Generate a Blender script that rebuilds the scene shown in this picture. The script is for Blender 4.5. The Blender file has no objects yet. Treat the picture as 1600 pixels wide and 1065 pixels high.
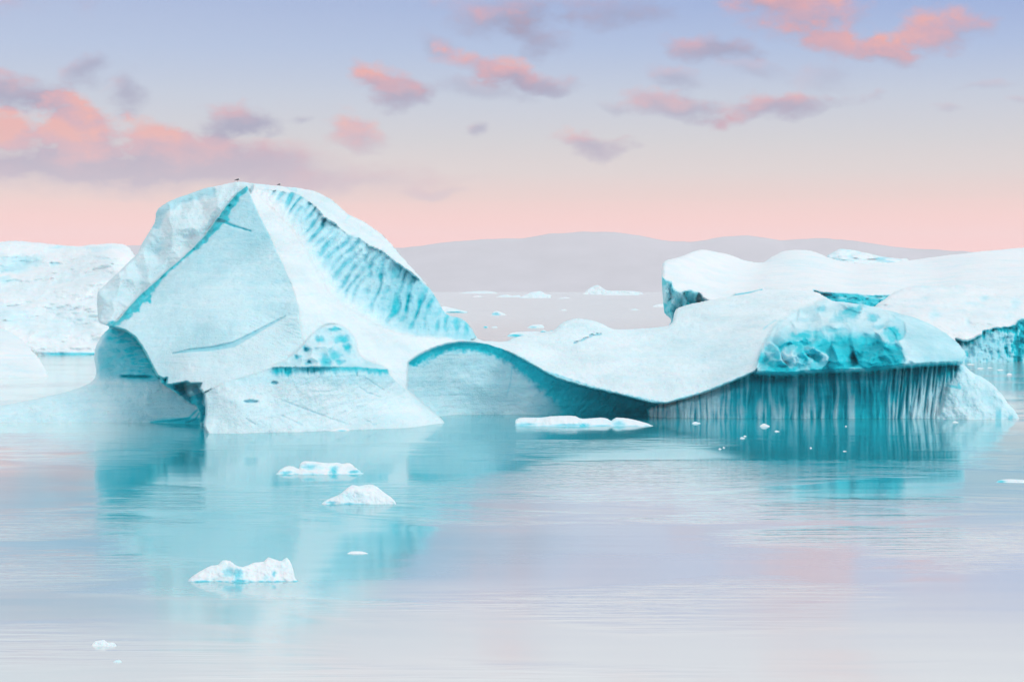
import bpy, bmesh, math, random
import numpy as np
from mathutils import Vector

# ---------------------------------------------------------------- camera, sky, sun, exposure
F = 2986.0          # focal length in photo pixels (1600 wide)
CAMH = 17.0         # camera height above the water, metres
CX, HY = 800.0, 453.0
S = bpy.context.scene
cam_d = bpy.data.cameras.new('camera')
cam_d.sensor_width = 36.0
cam_d.lens = F / 1600 * 36.0
cam_d.shift_y = -(532.5 - HY) / 1600.0
cam_d.clip_end = 120000.0
cam_d.clip_start = 1.0
cam = bpy.data.objects.new('camera', cam_d)
S.collection.objects.link(cam)
cam.location = (0, 0, CAMH)
cam.rotation_euler = (math.radians(90), 0, 0)
S.camera = cam
S.view_settings.view_transform = 'Standard'
S.view_settings.look = 'None'
S.view_settings.exposure = -0.14
S.view_settings.gamma = 1.0
S.cycles.use_denoising = True
S.cycles.max_bounces = 6
S.cycles.diffuse_bounces = 3
S.cycles.glossy_bounces = 3
S.cycles.transmission_bounces = 2
S.cycles.volume_bounces = 1
S.cycles.use_adaptive_sampling = False

SUN_AZ, SUN_EL = 128.0, 38.0      # azimuth clockwise from the view direction (+Y)
sd = bpy.data.lights.new('sun', 'SUN')
sd.energy = 1.3
sd.angle = math.radians(25)
sd.color = (1.0, 0.97, 0.94)
sun = bpy.data.objects.new('sun', sd)
S.collection.objects.link(sun)
az, el = math.radians(SUN_AZ), math.radians(SUN_EL)
sv = Vector((math.sin(az) * math.cos(el), math.cos(az) * math.cos(el), math.sin(el)))
sun.rotation_euler = sv.to_track_quat('Z', 'Y').to_euler()
sun.location = (60, 100, 120)

def lin(r, g, b):
    def f(c):
        c /= 255.0
        return c / 12.92 if c <= 0.04045 else ((c + 0.055) / 1.055) ** 2.4
    return (f(r), f(g), f(b), 1.0)

class NT:
    """small helper for node trees"""
    def __init__(self, tree):
        self.t = tree
    def n(self, typ, **kw):
        nd = self.t.nodes.new(typ)
        for k, v in kw.items():
            setattr(nd, k, v)
        return nd
    def l(self, a, b):
        self.t.links.new(a, b)
    def put(self, sock, v):
        if hasattr(v, 'is_linked') or isinstance(v, bpy.types.NodeSocket):
            self.l(v, sock)
        else:
            sock.default_value = v
    def math(self, op, a, b=0.0, clamp=False):
        nd = self.n('ShaderNodeMath', operation=op, use_clamp=clamp)
        self.put(nd.inputs[0], a)
        if len(nd.inputs) > 1:
            self.put(nd.inputs[1], b)
        return nd.outputs[0]
    def mix(self, f, a, b):
        nd = self.n('ShaderNodeMix', data_type='RGBA')
        self.put(nd.inputs[0], f); self.put(nd.inputs[6], a); self.put(nd.inputs[7], b)
        return nd.outputs[2]
    def maprange(self, v, a, b, c, d, smooth=False):
        nd = self.n('ShaderNodeMapRange')
        if smooth:
            nd.interpolation_type = 'SMOOTHSTEP'
        self.put(nd.inputs[0], v)
        for i, x in enumerate((a, b, c, d)):
            nd.inputs[i + 1].default_value = x
        return nd.outputs[0]
    def noise(self, vec, scale, detail=4, rough=0.55, dist=0.0):
        nd = self.n('ShaderNodeTexNoise')
        self.put(nd.inputs['Vector'], vec)
        nd.inputs['Scale'].default_value = scale
        nd.inputs['Detail'].default_value = detail
        nd.inputs['Roughness'].default_value = rough
        nd.inputs['Distortion'].default_value = dist
        return nd.outputs[0]
    def ramp(self, v, stops, interp='LINEAR'):
        nd = self.n('ShaderNodeValToRGB')
        cr = nd.color_ramp
        cr.interpolation = interp
        while len(cr.elements) < len(stops):
            cr.elements.new(0.5)
        for e, (p, c) in zip(cr.elements, stops):
            e.position = p; e.color = c
        self.put(nd.inputs[0], v)
        return nd.outputs[0]

def build_world():
    w = bpy.data.worlds.new('World')
    S.world = w
    w.use_nodes = True
    w.node_tree.nodes.clear()
    N = NT(w.node_tree)
    tc = N.n('ShaderNodeTexCoord')
    sep = N.n('ShaderNodeSeparateXYZ'); N.l(tc.outputs['Generated'], sep.inputs[0])
    X, Y, Z = sep.outputs
    elv = N.math('ARCSINE', Z)
    azi = N.math('ARCTAN2', X, Y)
    # colour of the clear sky by elevation; 0..1 = 0..30 degrees
    R = math.radians
    u = N.math('DIVIDE', elv, R(30), clamp=True)
    def e(py):
        return math.atan((HY - py) / F) / R(30)
    stops = [(0.0, (1.35, 0.60, 0.50, 1)), (e(385), (1.35, 0.52, 0.41, 1)), (e(345), (1.22, 0.56, 0.45, 1)), (e(310), (0.97, 0.61, 0.52, 1)),
             (e(270), (0.80, 0.66, 0.62, 1)), (e(220), lin(216, 212, 214)), (e(150), lin(198, 209, 226)), (e(75), lin(166, 194, 234)),
             (e(5), lin(138, 174, 230)), (e(-25), lin(190, 200, 226)), (e(-75), (0.76, 0.79, 0.86, 1)), (0.5, (0.92, 0.95, 1.0, 1)), (1.0, (0.88, 0.95, 1.02, 1))]
    base = N.ramp(u, stops)
    # a slow left to right drift: paler on the left, more violet on the right
    side = N.maprange(azi, -0.28, 0.28, 0.0, 1.0)
    hi = N.maprange(elv, R(3.5), R(8.5), 0.0, 1.0, True)
    hi2 = N.maprange(elv, R(8.6), R(11.5), 1.0, 0.0, True)
    pale = N.math('MULTIPLY', N.math('MULTIPLY', N.math('SUBTRACT', 1.0, side, True), hi), 0.45)
    pale = N.math('MULTIPLY', pale, hi2)
    base = N.mix(pale, base, lin(205, 211, 228))
    viol = N.math('MULTIPLY', N.math('MULTIPLY', side, hi), N.math('MULTIPLY', hi2, 0.2))
    base = N.mix(viol, base, lin(172, 170, 212))
    # clouds, laid out by azimuth and elevation; warped by noise
    comb = N.n('ShaderNodeCombineXYZ'); N.l(azi, comb.inputs[0]); N.l(elv, comb.inputs[1])
    P = comb.outputs[0]
    stretch = N.n('ShaderNodeMapping'); stretch.inputs['Scale'].default_value = (1.0, 1.7, 1.0); N.l(P, stretch.inputs[0])
    n1 = N.noise(stretch.outputs[0], 38.0, 8, 0.56, 0.0)
    n2 = N.noise(stretch.outputs[0], 15.0, 4, 0.5)
    nn = N.math('ADD', N.math('MULTIPLY', N.math('SUBTRACT', n1, 0.5), 2.4), N.math('MULTIPLY', N.math('SUBTRACT', n2, 0.5), 0.9))
    wn = N.n('ShaderNodeTexNoise'); N.l(stretch.outputs[0], wn.inputs['Vector']); wn.inputs['Scale'].default_value = 26.0; wn.inputs['Detail'].default_value = 3.0
    sub = N.n('ShaderNodeVectorMath', operation='SUBTRACT'); N.l(wn.outputs[1], sub.inputs[0]); sub.inputs[1].default_value = (0.5, 0.5, 0.5)
    scl = N.n('ShaderNodeVectorMath', operation='SCALE'); N.l(sub.outputs[0], scl.inputs[0]); scl.inputs['Scale'].default_value = 0.022
    add = N.n('ShaderNodeVectorMath', operation='ADD'); N.l(P, add.inputs[0]); N.l(scl.outputs[0], add.inputs[1])
    PW = add.outputs[0]
    # (px, py, half width, half height, tilt, pink, opacity, softness)
    clouds = [
        (130, 264, 420, 44, 0.0, 0.25, 0.85, 1.2), (430, 262, 280, 42, -6, 0.5, 0.6, 1.3), (60, 258, 300, 28, 0, 0.05, 0.6, 1.0),
        (15, 155, 75, 26, -8, 0.22, 0.8, 0.7), (100, 178, 60, 18, -8, 0.2, 0.6, 0.8),
        (25, 215, 62, 38, 0, 1.0, 0.95, 0.6), (125, 212, 72, 40, 0, 0.82, 0.85, 0.7), (230, 212, 70, 32, 0, 0.85, 0.8, 0.7), (320, 222, 80, 26, -8, 0.7, 0.6, 0.8),
        (375, 193, 66, 24, -4, 0.06, 0.85, 0.7), (132, 122, 36, 20, 20, 0.0, 0.6, 0.9), (197, 150, 30, 32, 20, 0.0, 0.62, 0.9),
        (555, 205, 55, 24, -12, 0.75, 0.75, 0.8), (470, 190, 24, 11, 0, 0.05, 0.45, 0.9), (578, 116, 30, 12, -20, 0.55, 0.5, 0.9),
        (618, 133, 52, 28, -14, 0.45, 0.85, 0.7), (760, 105, 68, 22, -14, 0.72, 0.85, 0.7), (835, 128, 70, 19, -8, 0.3, 0.8, 0.8), (740, 140, 90, 16, -10, 0.1, 0.4, 1.0),
        (750, 203, 22, 9, 0, 0.05, 0.6, 0.8), (925, 225, 58, 17, -3, 0.35, 0.8, 0.7),
        (790, 30, 95, 32, 0, 0.12, 0.6, 1.0), (830, 62, 70, 24, -18, 0.15, 0.6, 1.0), (950, 18, 90, 30, 0, 0.2, 0.6, 1.0), (690, 75, 34, 18, -20, 0.05, 0.35, 1.0),
        (1112, 72, 70, 20, -8, 0.32, 0.75, 0.8), (1058, 120, 42, 18, -20, 0.12, 0.5, 0.9), (1050, 160, 76, 20, -4, 0.4, 0.7, 0.8), (960, 163, 30, 9, -10, 0.1, 0.35, 1.0),
        (1180, 112, 46, 14, -8, 0.3, 0.35, 1.0), (1220, 168, 98, 21, 3, 0.42, 0.85, 0.7), (1290, 125, 40, 24, 0, 0.2, 0.25, 1.0),
        (1255, 30, 95, 42, -12, 0.62, 0.8, 0.8), (1340, 78, 110, 24, -14, 0.72, 0.85, 0.7), (1445, 58, 78, 32, 12, 0.85, 0.85, 0.7), (1190, 8, 60, 22, -10, 0.4, 0.5, 1.0),
        (680, 298, 48, 9, -3, 0.2, 0.35, 1.0), (1540, 143, 50, 9, 0, 0.4, 0.25, 1.0), (1480, 175, 26, 8, 0, 0.45, 0.3, 1.0), (1590, 172, 26, 9, 0, 0.5, 0.35, 1.0),
        (560, 280, 170, 20, 0, 0.5, 0.3, 1.3),
        # above the frame, only mirrored in the water
        (790, -105, 95, 26, 14, 0.75, 0.5, 1.0), (1220, -60, 110, 24, 4, 0.55, 0.25, 1.0), (1330, -150, 160, 30, 6, 0.85, 0.4, 1.0),
        (60, -30, 160, 50, 0, 0.8, 0.4, 1.0), (560, -150, 120, 26, 5, 0.7, 0.4, 1.0), (200, -170, 150, 24, 0, 0.5, 0.3, 1.0), (1100, -210, 200, 26, 0, 0.6, 0.5, 1.0),
    ]
    dens = None; pink = None; lit = None
    for (cx, cy, rx, ry, rot, pk, op, soft) in clouds:
        mp = N.n('ShaderNodeMapping', vector_type='TEXTURE')
        mp.inputs['Location'].default_value = (math.atan((cx - CX) / F), math.atan((HY - cy) / F), 0)
        mp.inputs['Rotation'].default_value = (0, 0, R(rot))
        mp.inputs['Scale'].default_value = (rx / F, ry / F, 1)
        N.l(PW, mp.inputs[0])
        ln = N.n('ShaderNodeVectorMath', operation='LENGTH'); N.l(mp.outputs[0], ln.inputs[0])
        g = N.math('ADD', N.math('SUBTRACT', 1.0, ln.outputs['Value']), nn if soft < 1.15 else N.math('MULTIPLY', nn, 0.5))
        d = N.maprange(g, -0.35, soft * 0.95, 0.0, op, True)
        p = N.math('MULTIPLY', d, pk)
        dt = N.n('ShaderNodeVectorMath', operation='DOT_PRODUCT'); N.l(mp.outputs[0], dt.inputs[0]); dt.inputs[1].default_value = (-0.28, 0.42, 0)
        q = N.math('MULTIPLY', d, dt.outputs['Value'])
        lit = q if lit is None else N.math('ADD', lit, q)
        dens = d if dens is None else N.math('ADD', dens, d)
        pink = p if pink is None else N.math('ADD', pink, p)
    ratio = N.math('DIVIDE', pink, N.math('ADD', dens, 0.001))
    # the clouds' rims catch the pink light, their bellies are grey violet
    tone = N.math('ADD', ratio, N.math('MULTIPLY', N.math('SUBTRACT', n1, 0.5), 1.6))
    tone = N.math('ADD', tone, N.math('DIVIDE', lit, N.math('ADD', dens, 0.02)), True)
    ccol = N.ramp(tone, [(0.0, lin(144, 142, 178)), (0.3, lin(168, 150, 180)), (0.55, lin(204, 158, 176)), (0.78, lin(224, 162, 172)), (1.0, lin(246, 166, 156))])
    lowc = N.maprange(elv, R(2.5), R(5.0), 1.0, 0.0, True)
    ccol = N.mix(N.math('MULTIPLY', lowc, 0.55), ccol, lin(226, 190, 194))
    alpha = N.math('MINIMUM', dens, 0.93)
    front = N.math('GREATER_THAN', Y, 0.0)
    alpha = N.math('MULTIPLY', alpha, front)
    sky = N.mix(alpha, base, ccol)
    bg = N.n('ShaderNodeBackground'); N.l(sky, bg.inputs[0]); bg.inputs[1].default_value = 1.0
    # unseen upper sky is set bright to light the ice, slightly dimmer overhead
    st = N.maprange(elv, R(13), R(50), 1.0, 0.92, True)
    N.l(st, bg.inputs[1])
    out = N.n('ShaderNodeOutputWorld'); N.l(bg.outputs[0], out.inputs[0])
    w.cycles.sampling_method = 'MANUAL'
    w.cycles.sample_map_resolution = 1024
build_world()

# ---------------------------------------------------------------- naming helpers
COL = S.collection
def tag(o, label=None, cat=None, group=None, kind=None):
    if label: o['label'] = label
    if cat: o['category'] = cat
    if group: o['group'] = group
    if kind: o['kind'] = kind
    return o
def empty(name, loc, label=None, cat=None, group=None):
    o = bpy.data.objects.new(name, None)
    COL.objects.link(o); o.location = loc
    o.empty_display_size = 1.0
    return tag(o, label, cat, group)
def world_pt(px, py, Y):
    return ((px - CX) / F * Y, Y, CAMH - (py - HY) / F * Y)
def water_Y(py):
    return CAMH * F / (py - HY)

# ---------------------------------------------------------------- numpy noise
rng = np.random.RandomState(7)
PERM = rng.permutation(256)
PERM = np.concatenate([PERM, PERM, PERM])
GR = rng.normal(size=(256, 3)); GR /= np.linalg.norm(GR, axis=1)[:, None]
def perlin(x, y, z):
    x, y, z = np.broadcast_arrays(np.asarray(x, float), np.asarray(y, float), np.asarray(z, float))
    xi = np.floor(x).astype(int); yi = np.floor(y).astype(int); zi = np.floor(z).astype(int)
    xf, yf, zf = x - xi, y - yi, z - zi
    u = xf * xf * xf * (xf * (xf * 6 - 15) + 10)
    v = yf * yf * yf * (yf * (yf * 6 - 15) + 10)
    w = zf * zf * zf * (zf * (zf * 6 - 15) + 10)
    xi &= 255; yi &= 255; zi &= 255
    out = 0
    for dx in (0, 1):
        for dy in (0, 1):
            for dz in (0, 1):
                h = PERM[PERM[PERM[(xi + dx) & 255] + ((yi + dy) & 255)] + ((zi + dz) & 255)]
                g = GR[h]
                d = g[..., 0] * (xf - dx) + g[..., 1] * (yf - dy) + g[..., 2] * (zf - dz)
                out = out + d * (u if dx else 1 - u) * (v if dy else 1 - v) * (w if dz else 1 - w)
    return out * 1.6
def fbm(x, y, z, o=4, g=0.5, ridged=False):
    a, s, t = 1.0, 0.0, 0.0
    for i in range(o):
        n = perlin(x * 2 ** i + 17 * i, y * 2 ** i, z * 2 ** i)
        if ridged: n = 1 - 2 * np.abs(n)
        s = s + a * n; t += a; a *= g
    return s / t
def worley(x, y, seed=0):
    xi = np.floor(x).astype(int); yi = np.floor(y).astype(int)
    f1 = np.full(x.shape, 9.0); f2 = f1.copy(); cid = np.zeros(x.shape)
    for dx in (-1, 0, 1):
        for dy in (-1, 0, 1):
            h = PERM[PERM[(xi + dx + seed) & 255] + ((yi + dy) & 255)]
            h2 = PERM[h + 91]; h3 = PERM[h + 33]
            d = np.hypot(xi + dx + h / 255.0 - x, yi + dy + h2 / 255.0 - y)
            m = d < f1
            f2 = np.where(m, f1, np.minimum(f2, d))
            cid = np.where(m, h3 / 255.0, cid); f1 = np.where(m, d, f1)
    return f1, f2, cid
def facets(x, y, seed=0):
    """cells with their own tone and tilt; returns tone, tilt height and distance to the cell border, blended softly at the borders"""
    xi = np.floor(x).astype(int); yi = np.floor(y).astype(int)
    W = np.zeros(x.shape); T = W.copy(); Hh = W.copy()
    for dx in (-1, 0, 1):
        for dy in (-1, 0, 1):
            h = PERM[PERM[(xi + dx + seed) & 255] + ((yi + dy) & 255)]
            a, b, c, e = PERM[h + 91], PERM[h + 33], PERM[h + 7], PERM[h + 200]
            ux, uy = x - (xi + dx + h / 255.0), y - (yi + dy + a / 255.0)
            w = np.exp(-14 * (ux * ux + uy * uy))
            W += w; T += w * b / 255.0; Hh += w * (ux * (c / 127.0 - 1) + uy * (e / 127.0 - 1))
    return T / W, Hh / W
def sstep(a, b, x):
    t = np.clip((x - a) / (b - a), 0, 1)
    return t * t * (3 - 2 * t)
def lerp(a, b, t):
    return a + (b - a) * t

# ---------------------------------------------------------------- outline and depth tools
def spline(pts, n=4):
    P = np.array(pts, float); out = []
    for i in range(len(P)):
        p0, p1, p2, p3 = P[i - 1], P[i], P[(i + 1) % len(P)], P[(i + 2) % len(P)]
        for k in range(n):
            t = k / n
            out.append(0.5 * ((2 * p1) + (p2 - p0) * t + (2 * p0 - 5 * p1 + 4 * p2 - p3) * t * t + (3 * p1 - p0 - 3 * p2 + p3) * t ** 3))
    return np.array(out)
def seg_dist(x, y, A, B):
    ab = B - A; L = (ab ** 2).sum() + 1e-9
    t = np.clip(((x - A[0]) * ab[0] + (y - A[1]) * ab[1]) / L, 0, 1)
    return np.hypot(x - A[0] - t * ab[0], y - A[1] - t * ab[1]), t
def sdf(x, y, poly):
    """signed distance, positive inside"""
    P = np.asarray(poly, float)
    x0, y0 = P.min(0) - 40; x1, y1 = P.max(0) + 40
    out = np.full(x.shape, -40.0)
    m = (x > x0) & (x < x1) & (y > y0) & (y < y1)
    X, Y = x[m], y[m]
    d = np.full(X.shape, 1e9); ins = np.zeros(X.shape, bool)
    for i in range(len(P)):
        A, B = P[i - 1], P[i]
        d = np.minimum(d, seg_dist(X, Y, A, B)[0])
        if A[1] != B[1]:
            c = ((A[1] > Y) != (B[1] > Y)) & (X < (B[0] - A[0]) * (Y - A[1]) / (B[1] - A[1]) + A[0])
            ins ^= c
    out[m] = np.where(ins, d, -d)
    return out
def line_dist(x, y, pts):
    """distance to a polyline and the position (0..1) along it"""
    P = np.asarray(pts, float); d = np.full(x.shape, 1e9); s = np.zeros(x.shape)
    n = len(P) - 1
    for i in range(n):
        di, t = seg_dist(x, y, P[i], P[i + 1])
        m = di < d
        d = np.where(m, di, d); s = np.where(m, (i + t) / n, s)
    return d, s
def tps(pts):
    P = np.array(pts, float); n = len(P)
    def U(r2):
        return 0.5 * r2 * np.log(r2 + 1e-9)
    q = P[:, :2] / 100.0
    r2 = ((q[:, None] - q[None]) ** 2).sum(-1)
    K = np.zeros((n + 3, n + 3)); K[:n, :n] = U(r2) + np.eye(n) * 2e-3
    K[:n, n] = 1; K[:n, n + 1:] = q; K[n, :n] = 1; K[n + 1:, :n] = q.T
    w = np.linalg.solve(K, np.concatenate([P[:, 2], [0, 0, 0]]))
    def f(x, y):
        X, Y = x / 100.0, y / 100.0
        o = w[n] + w[n + 1] * X + w[n + 2] * Y
        for i in range(n):
            o = o + w[i] * U((X - q[i, 0]) ** 2 + (Y - q[i, 1]) ** 2)
        return o
    return f

class Reg:
    def __init__(self, part, poly, pts, soft=1.5, fn=None, label=None, curve=3, rough=1.5):
        self.part, self.poly, self.pts, self.soft, self.fn, self.label, self.curve, self.rough = part, poly, pts, soft, fn, label, curve, rough

def build_mesh(name, V, Q, N, attr, mat, parent, origin):
    me = bpy.data.meshes.new(name)
    me.vertices.add(len(V)); me.vertices.foreach_set('co', (V - origin).astype(np.float32).ravel())
    me.loops.add(Q.size); me.loops.foreach_set('vertex_index', Q.astype(np.int32).ravel())
    me.polygons.add(len(Q)); me.polygons.foreach_set('loop_start', np.arange(0, Q.size, 4, dtype=np.int32))
    me.update(calc_edges=True)
    me.polygons.foreach_set('use_smooth', np.ones(len(Q), bool))
    a = me.attributes.new('ice', 'FLOAT', 'POINT'); a.data.foreach_set('value', attr.astype(np.float32))
    if N is not None:
        me.normals_split_custom_set_from_vertices(N.tolist())
    me.materials.append(mat)
    o = bpy.data.objects.new(name, me); COL.objects.link(o)
    if parent is not None: o.parent = parent
    return o

def tidy(rid, regs, Q, n):
    """give stray islands of one part to the part around them"""
    names = []
    for g in regs:
        if g.part not in names: names.append(g.part)
    first = [next(k for k, g in enumerate(regs) if g.part == nm) for nm in names]
    pid = np.array([names.index(g.part) for g in regs])[rid]
    for rep in range(3):
        fp = pid[Q[:, 0]]
        vf = [[] for _ in range(n)]
        Ql = Q.tolist()
        edges = {}
        for f, q in enumerate(Ql):
            for a, b in ((q[0], q[1]), (q[1], q[2]), (q[2], q[3]), (q[3], q[0])):
                edges.setdefault((a, b) if a < b else (b, a), []).append(f)
        nb = [[] for _ in Ql]
        for v in edges.values():
            if len(v) == 2:
                nb[v[0]].append(v[1]); nb[v[1]].append(v[0])
        comp = [-1] * len(Ql); comps = []; fl = fp.tolist()
        for f0 in range(len(Ql)):
            if comp[f0] >= 0: continue
            c = len(comps); comp[f0] = c; st = [f0]; mem = [f0]
            while st:
                f = st.pop()
                for g in nb[f]:
                    if comp[g] < 0 and fl[g] == fl[f0]:
                        comp[g] = c; st.append(g); mem.append(g)
            comps.append(mem)
        big = {}
        for c, mem in enumerate(comps):
            p = fl[mem[0]]
            if p not in big or len(mem) > len(comps[big[p]]): big[p] = c
        ch = 0
        for c, mem in enumerate(comps):
            p = fl[mem[0]]
            if c == big[p]: continue
            cnt = {}
            for f in mem:
                for g in nb[f]:
                    if comp[g] != c: cnt[fl[g]] = cnt.get(fl[g], 0) + 1
            if cnt:
                t = max(cnt, key=cnt.get); ch += 1
                pid[Q[mem].ravel()] = t
        if not ch: break
    return np.array(first)[pid]

def relief(name, outline, regs, mat, step=1.25, back=30.0, back_r=60.0, edge_noise=1.2, edge_scale=14.0, round_r=6.0, round_d=2.5,
           label=None, cat='iceberg', group=None, seed=0, single=False, out_curve=3):
    """ice body: its front is shaped by depth points and worked over with noise, its back is a bulging shell"""
    O = spline(outline, out_curve)
    x0, y0 = O.min(0) - 3; x1, y1 = O.max(0) + 3
    nx, ny = int((x1 - x0) / step) + 2, int((y1 - y0) / step) + 2
    gx, gy = np.meshgrid(x0 + np.arange(nx) * step, y0 + np.arange(ny) * step)
    gx, gy = gx.ravel(), gy.ravel()
    sd_ = sdf(gx, gy, O)
    en = fbm(gx / edge_scale, gy / edge_scale, seed + 0.5, 4, 0.6) * edge_noise
    sd_ = np.where(sd_ > -20, sd_ + en, sd_)
    keep = sd_ > -step * 0.8
    G = sd_.reshape(ny, nx)
    dy_, dx_ = np.gradient(G, step)
    gl = np.hypot(dx_, dy_) + 1e-6
    dx_, dy_ = (dx_ / gl).ravel(), (dy_ / gl).ravel()
    mv = keep & (sd_ < 0)
    px = np.where(mv, gx - sd_ * dx_, gx); py = np.where(mv, gy - sd_ * dy_, gy)
    k2 = keep.reshape(ny, nx)
    qm = k2[:-1, :-1] & k2[1:, :-1] & k2[:-1, 1:] & k2[1:, 1:]
    ii = np.arange(nx * ny).reshape(ny, nx)
    Q = np.stack([ii[:-1, :-1][qm], ii[1:, :-1][qm], ii[1:, 1:][qm], ii[:-1, 1:][qm]], 1)
    used = np.unique(Q); remap = -np.ones(nx * ny, int); remap[used] = np.arange(len(used))
    Q = remap[Q]; px, py, sdv = px[used], py[used], np.maximum(sd_[used], 0)
    gxu, gyu = gx[used], gy[used]
    # depth and ice kind, region over region
    D = None; B = None; rid = np.zeros(len(px), int)
    for k, r in enumerate(regs):
        base = tps(r.pts)
        if r.poly is None:
            s = np.full(px.shape, 99.0)
        else:
            s = sdf(px, py, spline(r.poly, r.curve) if r.curve > 1 else r.poly)
            s = s + np.where(s > -30, fbm(px / 9.0, py / 9.0, seed + k * 3.7, 4, 0.6) * r.rough, 0)
        m = s > -r.soft - 1
        if not m.any(): continue
        d = np.zeros(px.shape); b = np.zeros(px.shape)
        X, Y, sx = px[m], py[m], s[m]
        dd = base(X, Y)
        wx, wz = (X - CX) / F * dd, CAMH - (Y - HY) / F * dd
        e_d, e_b = r.fn(X, Y, wx, dd, wz, sx) if r.fn else (0, 0.1)
        d[m] = dd + e_d; b[m] = e_b
        w = sstep(-r.soft, r.soft, s) * m
        if D is None: D, B = d, b
        else:
            D = lerp(D, d, w); B = lerp(B, b, w)
        rid = np.where(w > 0.5, k, rid)
    if len(regs) > 1 and not single:
        rid = tidy(rid, regs, Q, len(px))
    t = np.clip(sdv / round_r, 0, 1)
    D = D + round_d * (1 - np.sqrt(1 - (1 - t) ** 2))
    n = len(px)
    # boundary vertices are shared by front and back
    ed = np.concatenate([Q[:, [0, 1]], Q[:, [1, 2]], Q[:, [2, 3]], Q[:, [3, 0]]]); ed.sort(1)
    ue, cnt = np.unique(ed, axis=0, return_counts=True)
    bnd = np.zeros(n, bool); bnd[ue[cnt == 1].ravel()] = True
    tb = np.clip(sdv / back_r, 0, 1)
    wob = fbm(px / 60.0, py / 60.0, seed + 9.1, 3)
    Db = D + back * np.sqrt(1 - (1 - tb) ** 2) * (1 + 0.3 * wob) + 0.05
    def w3(a, b, Y):
        return np.stack([(a - CX) / F * Y, Y, CAMH - (b - HY) / F * Y], 1)
    Vf, Vb = w3(px, py, D), w3(px, py, Db)
    bi = np.arange(n) + n; bi[bnd] = np.arange(n)[bnd]
    V = np.concatenate([Vf, Vb]); Qb = bi[Q][:, ::-1]
    A = np.concatenate([B, np.full(n, 0.12)])
    QQ = np.concatenate([Q, Qb])
    # drop what lies deep under the water
    zz = V[:, 2][QQ].max(1)
    fr = np.arange(len(QQ)) < len(Q)
    kq = zz > -3.0
    QQ, fr = QQ[kq], fr[kq]
    fn_ = np.cross(V[QQ[:, 2]] - V[QQ[:, 0]], V[QQ[:, 3]] - V[QQ[:, 1]])
    Nn = np.zeros_like(V)
    for c in range(4):
        for ax in range(3):
            Nn[:, ax] += np.bincount(QQ[:, c], weights=fn_[:, ax], minlength=len(V))
    Nn /= np.linalg.norm(Nn, axis=1)[:, None] + 1e-12
    base_pt = np.array(world_pt(O[:, 0].mean(), O[:, 1].max(), D.min())); base_pt[2] = 0.0
    frid = rid[np.concatenate([Q, Q])[kq][:, 0]]
    touch = {regs[k].part for k in np.unique(rid[bnd])}
    for k, g in enumerate(regs):          # a part that lies wholly inside the front has no back of its own
        if g.part not in touch:
            near = [j for j, h in enumerate(regs) if h.part == 'ice_foot'] or [0]
            frid = np.where((frid == k) & ~fr, near[0], frid)
    order = []
    for r in regs:
        if r.part not in order: order.append(r.part)
    if single or len(order) == 1:
        u_, inv = np.unique(QQ, return_inverse=True)
        o = build_mesh(name, V[u_], inv.reshape(QQ.shape), Nn[u_], A[u_], mat, None, base_pt)
        o.location = base_pt
        return tag(o, label, cat, group)
    root = empty(name, base_pt, label, cat, group)
    for pn in order:
        ks = [k for k, r in enumerate(regs) if r.part == pn]
        m = np.isin(frid, ks)
        if not m.any(): continue
        q = QQ[m]; u_, inv = np.unique(q, return_inverse=True)
        o = build_mesh(pn, V[u_], inv.reshape(q.shape), Nn[u_], A[u_], mat, root, base_pt)
        lb = regs[ks[0]].label
        if lb: o['label'] = lb
    return root

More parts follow.
